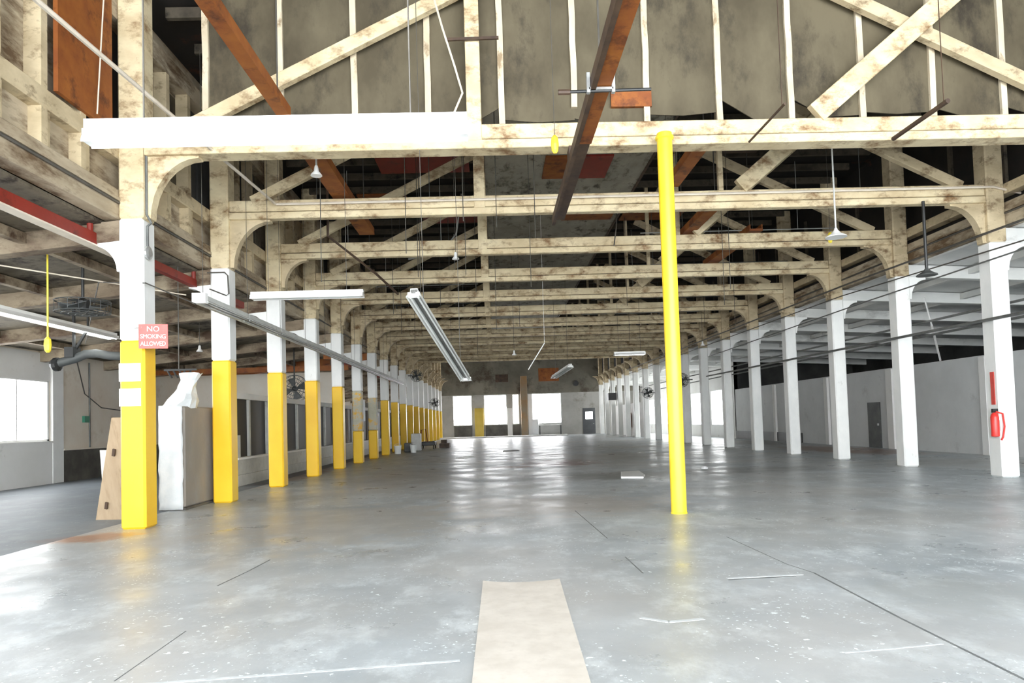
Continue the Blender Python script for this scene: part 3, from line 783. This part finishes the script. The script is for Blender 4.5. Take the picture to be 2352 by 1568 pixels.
# red sprinkler beam in the left bay
rb = empty('red_beam', (-7.0, 6, 5.2), 'dark red steel beam running along the left side bay near the posts', 'beam')
ro = (-7.0, 6, 5.2)
MB(ro).box(-7.08, -6.92, -2, 13.2, 4.98, 5.19).build('beam', 'red', rb)
MB(ro).box(-7.10, -6.90, -2, 13.2, 4.955, 4.98).build('pale_flange', 'pipe', rb)
for yy in (1, 6, 12.0): MB(ro).tube([(-7.0, yy, 5.1), (-7.0, yy, lz(-7.0))], .05, 8).build('hanger', 'red', rb)
MB(ro).lathe([(.12, -.1), (.17, 0), (.17, .12), (.1, .2)], (-7.0, 13.2, 5.05), 10, 'y').build('end_cap', 'rust_dark', rb)
rb2 = empty('red_beam', (-6.9, 15, 5.0), 'second dark red beam between the first two yellow posts', 'beam')
ro = (-6.9, 15, 5.0)
MB(ro).box(-6.98, -6.84, 13.9, 18.9, 5.0, 5.17).build('beam', 'red', rb2)
for yy in (15.9, 16.5): MB(ro).tube([(-6.91, yy, 5.1), (-6.91, yy, lz(-6.91) + .02)], .05, 8).build('hanger', 'red', rb2)
for i_ in (4, 5, 7, 8):
    yy = yi(i_) + 1.2
    tag(MB().box(-7.1, -6.6, yy, yy + .5, 4.5, lz(-6.9)).build('hoist_box', 'red' if i_ % 2 else 'rust'), '%s box hung behind the left posts, %s from the banded one' % ('red' if i_ % 2 else 'rusty', ORD[i_]), 'box')

# ------------------------------------------------------------------ light fittings
def strip(name, p, q, w, label, body='tin', tubes=True, lit=False, hang=(.15, .85), group=None, shade=True, ztop=None, flip=False):
    p, q = V(p), V(q); lo = tuple(p)
    o = empty(name, lo, label, 'light fitting', group)
    d = (q - p).normalized(); sd = d.cross(V((0, 0, 1))).normalized(); u = sd.cross(d)
    h = .09
    # cross-section of the reflector: channel with splayed wings
    prof = [(-w / 2, -.05), (-w * .22, .02), (-w * .22, h), (w * .22, h), (w * .22, .02), (w / 2, -.05), (w / 2, -.035), (w * .24, .05), (w * .24, h + .02), (-w * .24, h + .02), (-w * .24, .05), (-w / 2, -.035)]
    m = MB(lo); nn = len(prof)
    vs = [p + sd * a + u * b for a, b in prof] + [q + sd * a + u * b for a, b in prof]
    m.add(vs, [(i, (i + 1) % nn, (i + 1) % nn + nn, i + nn) for i in range(nn)] + [(5, 6, 7, 4), (0, 11, 10, 1), (1, 10, 9, 2), (3, 8, 7, 4), (2, 9, 8, 3)] + [(5 + nn, 6 + nn, 7 + nn, 4 + nn), (0 + nn, 11 + nn, 10 + nn, 1 + nn), (2 + nn, 9 + nn, 8 + nn, 3 + nn)])
    m.build('reflector', body, o)
    MB(lo).bar(p + u * .045, q + u * .045, w * .3, .06, u).build('channel', 'tin_dark' if body == 'tin' else body, o)
    if tubes:
        for s_ in (-1, 1):
            MB(lo).tube([p + sd * s_ * w * .26 + d * .06 - u * .03, q + sd * s_ * w * .26 - d * .06 - u * .03], .019, 8).build('tube', 'tube_lit' if lit else 'tube', o)
    for e in (p + d * .03, q - d * .03):
        MB(lo).bar(e - d * .03, e + d * .03, w * .8, .08, u).build('end_cap', 'tin_white', o)
    for t_ in hang:
        c_ = p + (q - p) * t_
        zt = ztop if ztop else (ZR if XL < c_.x < XR else lz(c_.x))
        MB(lo).tube([c_ + u * .1, V((c_.x, c_.y, zt))], .006, 5).build('hanger_wire', 'wire', o)
    return o
strip('fluorescent_light', (-2.60, 4.42, 3.575), (-.13, 4.42, 3.575), .12, 'bright white fluorescent fitting crossing the top left, nearest of all', 'tin_white', lit=True)
strip('fluorescent_light', (-5.22, 14.85, 4.52), (-2.80, 14.85, 4.52), .26, 'white fluorescent fitting hanging level beside the third yellow post', 'tin_white')
strip('fluorescent_light', (-1.33, 11.5, 3.86), (-.62, 15.1, 2.62), .26, 'grey twin tube fitting hanging down aslant in the middle')
strip('fluorescent_light', (3.26, 29, 3.95), (2.7, 31.2, 3.62), .3, 'small pinkish fitting hanging aslant far in the middle', 'tin_white')
strip('fluorescent_light', (5.35, 30.2, 4.52), (6.75, 30.2, 4.52), .3, 'bright white short fitting far away left of the yellow pole', 'tin_white', lit=True)
strip('fluorescent_light', (-9.3, 9.5, 4.05), (-9.45, 17.2, 4.05), .28, 'long pale fitting at far left in the side bay', 'tin_white', lit=True)  # tubes set glowing only to brighten the left wall
# the long continuous row on the left
yy = 13.3; q = 0
t = empty('fluorescent_row', (-5.65, 13.3, 4.2), 'long grey row of strip fittings running past the yellow posts', 'light fitting')
lo = (-5.65, 13.3, 4.2)
m = MB(lo)
while yy < 41:
    y2 = yy + 2.4
    m.prism([(-5.80, 4.14), (-5.71, 4.19), (-5.71, 4.28), (-5.59, 4.28), (-5.59, 4.19), (-5.50, 4.14), (-5.50, 4.16), (-5.57, 4.21), (-5.57, 4.30), (-5.73, 4.30), (-5.73, 4.21), (-5.80, 4.16)], 'y', yy, y2 - .03)
    MB(lo).tube([(-5.71, yy + .05, 4.16), (-5.71, y2 - .08, 4.16)], .018, 6).build('tube', 'tube', t)
    MB(lo).tube([(-5.59, yy + .05, 4.16), (-5.59, y2 - .08, 4.16)], .018, 6).build('tube', 'tube', t)
    MB(lo).tube([(-5.65, yy + .1, 4.28), (-5.65, yy + .1, ZC0 + .2 if False else 9.2)], .006, 5).build('hanger_wire', 'wire', t)
    yy = y2
m.build('reflector', 'tin', t)
MB(lo).box(-5.69, -5.61, 13.3, yy - .1, 4.16, 4.24).build('channel', 'tin_dark', t)
MB(lo).box(-5.78, -5.52, 13.2, 13.32, 4.12, 4.32).build('end_cap', 'tin_white', t)
tag(MB().tube([(1.8, 24, 4.4), (1.2, 24, 3.48)], .02, 6).tube([(1.8, 24, 4.4), (1.8, 24, ZR)], .006, 5).build('hanging_rod', 'tin_white'), 'thin pale rod hanging aslant in mid hall', 'rod')

# pendant lamps
def pendant(c, r, zt, m, label, rodm='tin', cone=True, rr=.02):
    o = empty('pendant_lamp', c, label, 'lamp')
    x, y, z = c
    prof = [(r, 0), (r * .97, .02), (r * .45, .09), (.04, .16), (.03, .2)]
    MB(c).lathe(prof, (x, y, z), 24).build('lamp_shade', m, o, smooth=True)
    MB(c).tube([(x, y, z + .18), (x, y, zt)], rr, 8).build('stem', rodm, o)
    return o
pendant((7.5, 14.5, 5.44), .22, ZR, 'tin_white', 'white pendant lamp on a long pale stem, upper right', 'tin', rr=.018)
pendant((10.25, 15.72, 4.80), .23, ZC0 + .02, 'darkgrey', 'dark dish lamp on a black stem beside the second white post', 'black', rr=.035)
pendant((-3.35, 13.2, 6.55), .11, ZR, 'tin_white', 'small white lamp holder under the nearest truss at left', 'tin')
for q, (x, y, z, lab) in enumerate([(-1.0, 19.2, 6.3, 'tiny white bulb holder near the middle, nearest'), (.9, 30, 4.6, 'tiny white bulb holder right of the slanting twin tube fitting'),
                                    (9.9, 32.0, 5.0, 'tiny white lamp right of the yellow pole far off'), (-9.4, 22, 4.2, 'tiny white lamp in the left side bay')]):
    pendant((x, y, z), .1, ZR if XL < x < XR else lz(x), 'tin_white', lab, 'wire', rr=.008)

# yellow pull cords / outlets
def outlet(c, zt, label, rr=.006, m='wire', s=1):
    o = empty('hanging_outlet', c, label, 'outlet')
    x, y, z = c
    MB(c).tube([(x, y, z + .1), (x, y, zt)], rr, 6).build('cable', m, o)
    MB(c).lathe([(.02 * s, .14 * s), (.05 * s, .10 * s), (.06 * s, 0), (.05 * s, -.09 * s), (.025 * s, -.13 * s)], c, 10).build('plug', 'yellow_plastic', o)
    return o
outlet((1.10, 11.0, 6.17), ZR, 'yellow hanging outlet left of the long orange rail', s=1.1)
outlet((3.98, 14.9, 6.32), ZR, 'yellow hanging outlet just right of the yellow pole', s=1.1)
outlet((9.35, 18.4, 6.45), ZR, 'yellow hanging outlet beside the white pendant lamp', s=1.1)
outlet((-8.38, 13.0, 3.36), lz(-8.38), 'yellow hanging cable with plug in the left side bay', .016, 'yellow_plastic', 1.1)

# ------------------------------------------------------------------ fans
def cage_fan(c, r, axis, to, label, thick=.22):
    o = empty('cage_fan', c, label, 'fan')
    x, y, z = c
    ring = MB(c)
    def pt(a, rad, h):
        if axis == 'z': return (x + rad * math.cos(a), y + rad * math.sin(a), z + h)
        if axis == 'y': return (x + rad * math.cos(a), y + h, z + rad * math.sin(a))
    for rad, h in ((r, -thick / 2), (r, thick / 2), (r * .75, -thick * .6), (r * .5, -thick * .66), (r * .25, -thick * .7)):
        ring.tube([pt(2 * math.pi * k_ / 20, rad, h) for k_ in range(21)], .012, 5)
    for k_ in range(16):
        a = 2 * math.pi * k_ / 16
        ring.tube([pt(a, r * .1, -thick * .7), pt(a, r * .7, -thick * .62), pt(a, r, -thick / 2), pt(a, r, thick / 2), pt(a, r * .2, thick * .6)], .008, 4)
    ring.build('cage', 'darkgrey', o)
    bl = MB(c)
    for k_ in range(4):
        a = 2 * math.pi * k_ / 4 + .3
        bl.add([pt(a - .12, r * .12, -.03), pt(a - .42, r * .86, -.05), pt(a + .38, r * .88, .05), pt(a + .3, r * .12, .03)] +
               [pt(a - .12, r * .12, -.02), pt(a - .42, r * .86, -.04), pt(a + .38, r * .88, .06), pt(a + .3, r * .12, .04)],
               [(0, 1, 2, 3), (7, 6, 5, 4), (0, 4, 5, 1), (1, 5, 6, 2), (2, 6, 7, 3), (3, 7, 4, 0)])
    bl.build('blades', 'darkgrey', o)
    MB(c).lathe([(.03, -.1), (.11, -.06), (.12, .12), (.04, .18)], c, 12, axis).build('motor', 'black', o)
    MB(c).tube([c, to], .03, 8).build('bracket', 'black', o)
    return o
cage_fan((-8.32, 14.0, 4.25), .50, 'z', (-8.32, 14.0, lz(-8.32)), 'large dark cage fan hanging flat in the left side bay')
cage_fan((-5.55, 48.7, 5.15), .42, 'y', (-6.2, 49.2, 5.2), 'dark fan on the left posts far away, upper one')
cage_fan((-5.55, 63.0, 3.65), .42, 'y', (-6.2, 63.4, 3.7), 'dark fan on the far left posts, low beside the end windows')
cage_fan((11.25, 50.0, 3.5), .40, 'y', (12.0, 50.5, 3.5), 'dark fan on the far right posts just left of the yellow pole')
cage_fan((11.2, 40.6, 3.85), .42, 'y', (12.0, 41.1, 3.9), 'dark fan on the right posts just right of the yellow pole')
cage_fan((-8.8, 30.2, 3.4), .6, 'y', (-8.8, 30.2, lz(-8.8)), 'dark fan in the left bay between the second and third yellow posts')
# unit heater with long duct at left
c = (-9.4, 16, 3.4)
o = empty('air_duct', c, 'dark drooping air duct with braces hanging in the left side bay', 'duct')
MB(c).tube([(-10.15, 16, 3.30), (-9.95, 16, 3.36), (-9.7, 16, 3.42), (-9.45, 16, 3.52), (-9.2, 16, 3.53), (-8.9, 16, 3.47), (-8.3, 16, 3.42)], .10, 10).build('duct', 'darkgrey', o, smooth=True)
MB(c).lathe([(.10, -.08), (.16, 0), (.16, .08), (.08, .12)], (-10.15, 16, 3.3), 12, 'x').build('nozzle', 'black', o)
MB(c).box(-9.85, -9.65, 15.85, 16.15, 3.45, 3.68).build('motor_box', 'black', o)
MB(c).bar((-9.7, 16, 3.6), (-9.4, 16, 4.1), .05, .05).bar((-9.72, 16, 3.6), (-9.72, 16, lz(-9.7)), .05, .05).bar((-9.4, 16, 4.1), (-9.4, 16, lz(-9.4)), .03, .03).build('brace', 'black', o)

# ------------------------------------------------------------------ conduits and wires
def pipe(pts, r, m, label, name='conduit', n_=6, group=None):
    o = MB(pts[0]).tube(pts, r, n_).build(name, m, smooth=True); o.location = pts[0]
    return tag(o, label, 'pipe', group)
PC0 = (-4.77, 7.0, 6.29)
pipe([PC0, (-4.95, 15.72, 6.86)], .032, 'pipe', 'pale conduit slanting down at upper left to the second truss')
pipe([(-4.95, 15.78, 6.86), (12.0, 15.78, 6.9), (15.5, 15.78, 6.93 - .9)], .03, 'pipe', 'pale conduit running along the second truss')
pipe([(-.9, 11.9, 9.3), (-.75, 11.9, 8.7), (-.55, 11.9, 8.0), (-.42, 11.9, 7.5), (-.62, 11.9, 7.05)], .02, 'pipe', 'pale cable drooping beside the nearest king post', 'cable')
tag(MB().bar((-.7, 11.95, 8.5), (.25, 11.95, 8.52), .04, .05).build('cross_batten', 'rust_dark'), 'short rusty batten across the nearest king post', 'batten')
pipe([(-6.55, 15.78, 5.30), (-6.15, 15.78, 5.30), (-6.08, 15.78, 5.22), (-6.06, 15.78, 4.80), (-6.12, 15.78, 4.76), (-6.5, 15.78, 4.92)], .016, 'wire', 'dark looped conduit on the second yellow post')
XW = 11.72
for q, (pts, r_, m_, lab) in enumerate([
    ([(XW, 37.4, 3.85), (XW, 14, 3.72), (XW, -2, 3.70)], .04, 'pipe_grey', 'thick dark pipe along the white posts, lowest of the run'),
    ([(XW, 37.0, 4.9), (XW, 20.9, 5.09), (XW, 8, 5.15)], .02, 'pipe_grey', 'thin dark pipe along the white posts, third from the girder'),
    ([(XW, 60, 5.55), (XW, 22.5, 5.54), (XW, 14.5, 5.3), (XW, 5, 5.1)], .018, 'wire', 'thin dark cable along the white posts, second from the girder'),
    ([(XW, 60, 5.95), (XW, 22.0, 5.86), (XW, 5, 5.62)], .028, 'wire', 'dark conduit right under the girder of the white posts'),
    ([(XW + .9, 60, 4.3), (XW + .9, 19, 4.2), (XW + .9, 2, 4.15)], .035, 'pipe_grey', 'dark pipe just behind the white posts')]):
    pipe(pts, r_, m_, lab)
for (x, z, lab) in [(14.3, 4.15, 'dark pipe in the right side bay above the partition, near'), (15.8, 4.4, 'dark pipe in the right side bay above the partition, far')]:
    pipe([(x, 70, z), (x, 2, z - .1)], .04, 'pipe_grey', lab)
for (p, q, lab) in [((16.9, 25.4, 3.5), (15.2, 23.2, 4.55), 'pale brace slanting over the right partition, farther one'),
                    ((17.1, 22.6, 3.45), (15.4, 20.2, 4.45), 'pale brace slanting over the right partition, nearer one')]:
    tag(MB().bar(p, q, .06, .06).bar(q, (q[0] - .6, q[1] - .6, 5.45), .04, .04).build('brace', 'wall_w'), lab, 'brace')
pipe([(-13.0, 22, 4.55), (-8.0, 14, 4.75), (-6.0, 11.9, 4.25), (-5.7, 13.2, 4.1)], .012, 'wire', 'thin cable slanting across the banded yellow post', 'cable')
pipe([(-15.0, 9, 4.3), (-9.0, 12.6, 4.8), (-6.6, 14.8, 4.6)], .014, 'pipe', 'thin pale cable slanting through the left side bay', 'cable')
pipe([(-15.46, 26.4, 4.4), (-15.46, 26.4, .0)], .03, 'pipe_grey', 'thin pipe down the left wall beside the banded post')
pipe([(-15.47, 25.6, 4.5), (-15.46, 26.1, 3.2), (-15.47, 27.2, 2.7), (-15.47, 28.9, 2.6)], .02, 'wire', 'loose drooping wire on the left wall', 'wire')
tag(MB().box(-15.5, -15.40, 26.0, 26.3, 2.12, 2.36).build('wall_switch', mat('green_plastic', (.05, .22, .14), (.06, .26, .17), 2, .4)), 'small green switch box on the left wall', 'switch')
tag(MB().box(-15.5, -15.2, 28.9, 29.4, 2.3, 4.0).build('wall_box', 'rust_dark'), 'tall brown box on the left wall behind the banded post', 'box')
# thin rods along the ceiling hung under the roof
R5 = random.Random(9)
for i in range(1, 8):
    y = yi(i) + 2.3
    for (x0, x1, dz) in ((-5.6, -.6, .9), (4.9, 11.4, 1.0)):
        z = ZC1 + .25 + R5.random() * .5
        o = MB((x0, y, z)).tube([(x0, y, z), (x1, y, z + .02)], .018, 5)
        for t_ in (.2, .8): o.tube([(x0 + (x1 - x0) * t_, y, z), (x0 + (x1 - x0) * t_, y, ZR)], .01, 4)
        o = o.build('ceiling_pipe', 'pipe_grey' if i % 2 else 'tin'); o.location = (x0, y, z)
        tag(o, 'thin %s pipe hung across the roof %s of the king post, behind the %s truss' % ('dark' if i % 2 else 'pale', 'left' if x0 < 0 else 'right', ORD[i]), 'pipe', 'thin pipes under the roof')
# vertical hanger wires
for q in range(26):
    x = R5.choice([-3.6, -2.2, -.75, .05, 1.0, 5.2, 6.6, 8.1, 9.4]) + R5.random() * .3
    i = R5.randrange(1, 7); y = yi(i) - .3 - R5.random() * 1.5; z0 = 4.6 + R5.random() * 1.6
    o = MB((x, y, z0)).tube([(x, y, z0), (x + .02, y, ZR)], .009, 4).build('hanger_wire', 'wire'); o.location = (x, y, z0)
    tag(o, 'thin dark wire hanging straight down from the roof', 'wire', 'loose hanger wires under the roof')
pipe([(2.6, 14.2, 5.3), (3.0, 16.0, 6.2), (3.5, 18.5, 7.4)], .014, 'wire', 'thin dark cable slanting up left of the yellow pole', 'cable')
pipe([(-4.2, 17.6, 9.9), (-4.2, 17.6, 6.6), (-3.3, 19.4, 6.0), (-2.9, 21, 5.7)], .035, 'rust_dark', 'short dark pipe slanting down beside the third truss at left')
pipe([(-2.6, 21.5, 6.9), (-1.6, 23.3, 7.6), (-1.2, 24, 8.4), (-1.0, 24.3, 9.9)], .03, 'tin', 'short pale pipe slanting up behind the fourth truss')

# papers on the peeled posts, clutter by the far left posts
tag(MB().box(XL + .02, XL + .10, yi(5) + CW + .05, yi(5) + CW + .55, 1.9, 2.9).box(XL - .1, XL + .04, yi(5) + CW - .01, yi(5) + CW + .1, 2.3, 2.4).build('notice_board', 'paper'), 'white notice sheet between the peeled posts', 'notice')
def bucket(c, r, h, m, label):
    o = empty('bucket', c, label, 'bucket')
    MB(c).lathe([(r * .8, 0), (r, h), (r * 1.05, h), (r * 1.05, h + .03), (r * .9, h + .03), (r * .75, .05)], c, 14).build('pail', m, o)
    MB(c).tube([(c[0] + r * math.cos(a), c[1] - .05, c[2] + h + r * math.sin(a) * .6) for a in [math.pi * k_ / 8 for k_ in range(9)]], .012, 5).build('handle', 'steel', o)
bucket((-5.75, 40.0, 0), .22, .45, 'bucket_white', 'white bucket at the foot of the far yellow posts')
bucket((-5.0, 41.3, 0), .2, .42, 'bucket_white', 'pale bucket right of the white one among the floor clutter')
def bin_(c, w, h, m, name, label, cat):
    o = MB(c).box(c[0] - w, c[0] + w, c[1] - w, c[1] + w, 0, h).build(name, m, bevel=.03); o.location = (c[0], c[1], 0); tag(o, label, cat)
bin_((-5.45, 42.6, 0), .25, .55, 'darkgrey', 'tool_case', 'dark case behind the buckets by the far left posts', 'case')
bin_((-5.15, 44.2, 0), .3, 1.1, 'tin', 'grey_bin', 'tall grey blue bin behind the buckets', 'bin')
cart = empty('floor_cart', (-4.6, 46.5, 0), 'low dark cart with red frame among the clutter by the far left posts', 'cart')
co = (-4.6, 46.5, 0)
MB(co).box(-5.1, -4.1, 45.8, 47.3, .25, .5).build('cart_bed', 'black', cart, bevel=.03)
MB(co).tube([(-5.05, 45.9, .4), (-5.0, 45.9, 1.3), (-4.7, 45.9, 1.35), (-4.6, 45.9, .5)], .04, 6).build('push_bar', 'rust', cart)
for (x, y) in ((-5.0, 45.9), (-4.2, 45.9), (-5.0, 47.2), (-4.2, 47.2)):
    MB(co).lathe([(.05, -.04), (.14, -.03), (.14, .03), (.05, .04)], (x, y, .14), 12, 'x').build('wheel', 'black', cart)
cart2 = tag(MB().box(-4.0, -3.3, 48, 49.3, 0, .3).box(-3.9, -3.5, 48.3, 48.9, .3, .55).build('parts_tray', 'rust_dark'), 'low dark tray of parts right of the cart', 'tray')
for (x0, x1, y, z0, z1, m_, lab, nm) in [(11.0, 11.8, 66, 3.5, 4.2, 'black', 'black heater box hung between the far right posts', 'heater_box')]:
    b = MB().box(x0, x1, y, y + .8, z0, z1); b.tube([(x0 + .4, y + .4, z1), (x0 + .4, y + .4, ZR)], .02, 5)
    tag(b.build(nm, m_), lab, 'heater')
b = MB().box(13.2, 13.3, 60, 76, 0, 3.1)
struct(b.build('wall_side_booth', 'wall_w'))
tag(MB().box(12.9, 13.15, 66, 67.4, .8, 2.2).box(13.0, 13.1, 66.6, 66.8, 0, .9).build('orange_rack', 'rust'), 'small orange rack far away between the right posts', 'rack')

# ------------------------------------------------------------------ floor seams and scrapes
def strip_floor(pts, w, m, z=.0015):
    global k
    b = MB()
    for p, q in zip(pts[:-1], pts[1:]):
        p, q = V((*p, 0)), V((*q, 0)); d = (q - p).normalized(); s_ = V((-d.y, d.x, 0)) * w / 2
        b.add([p + s_, q + s_, q - s_, p - s_] + [v + V((0, 0, z)) for v in (p + s_, q + s_, q - s_, p - s_)],
              [(0, 1, 2, 3), (4, 5, 6, 7), (0, 1, 5, 4), (1, 2, 6, 5), (2, 3, 7, 6), (3, 0, 4, 7)])
    struct(b.build('trim_%d' % k, m)); k += 1
strip_floor([(3.24, 7.05), (3.17, 5.4), (3.14, 3.2)], .022, 'seam')
strip_floor([(3.24, 7.05), (3.15, 7.5), (3.1, 9.3)], .010, 'seam')
strip_floor([(2.29, 6.88), (3.0, 6.93)], .03, 'seam')
strip_floor([(2.3, 6.95), (3.1, 7.0)], .05, 'scrape')
strip_floor([(-3.02, 7.43), (-2.95, 8.1), (-2.91, 8.8)], .018, 'seam')
strip_floor([(-2.6, 4.7), (-2.62, 5.8)], .010, 'seam')
strip_floor([(1.52, 7.3), (1.5, 8.2)], .015, 'seam')
strip_floor([(1.5, 9.5), (1.4, 12.5)], .012, 'seam')
strip_floor([(-2.4, 4.62), (-1.2, 4.74), (-.3, 4.84)], .035, 'scrape')
strip_floor([(2.35, 4.70), (2.7, 4.74), (3.1, 4.80)], .02, 'scrape')
strip_floor([(1.15, 5.7), (1.35, 5.55), (1.65, 5.6)], .05, 'scrape')

# ------------------------------------------------------------------ light
w = bpy.data.worlds.new('sky'); scene.world = w; w.use_nodes = True
bg = w.node_tree.nodes['Background']
bg.inputs['Color'].default_value = (.93, .97, 1.0, 1); bg.inputs['Strength'].default_value = 6.0

# ------------------------------------------------------------------ camera
cam = bpy.data.cameras.new('camera'); co_ = bpy.data.objects.new('camera', cam); COL.objects.link(co_)
cam.sensor_width = 36; cam.lens = 24.0; cam.shift_y = 124.13 / 2352; cam.clip_start = .1; cam.clip_end = 300
yaw, pitch, roll = .0249, .0388, -.0302
cy, sy, cp, spp = math.cos(yaw), math.sin(yaw), math.cos(pitch), math.sin(pitch)
fwd = V((sy * cp, cy * cp, spp)); r0 = V((cy, -sy, 0)); u0 = r0.cross(fwd)
rt = r0 * math.cos(roll) + u0 * math.sin(roll); upv = r0 * -math.sin(roll) + u0 * math.cos(roll)
mw = Matrix(((rt.x, upv.x, -fwd.x, 0), (rt.y, upv.y, -fwd.y, 0), (rt.z, upv.z, -fwd.z, 1.65), (0, 0, 0, 1)))
co_.matrix_world = mw
scene.camera = co_
vs_ = scene.view_settings
vs_.view_transform = 'Standard'; vs_.look = 'None'; vs_.gamma = 1; vs_.use_curve_mapping = False; vs_.exposure = 1.05
scene.cycles.max_bounces = 8; scene.cycles.diffuse_bounces = 6
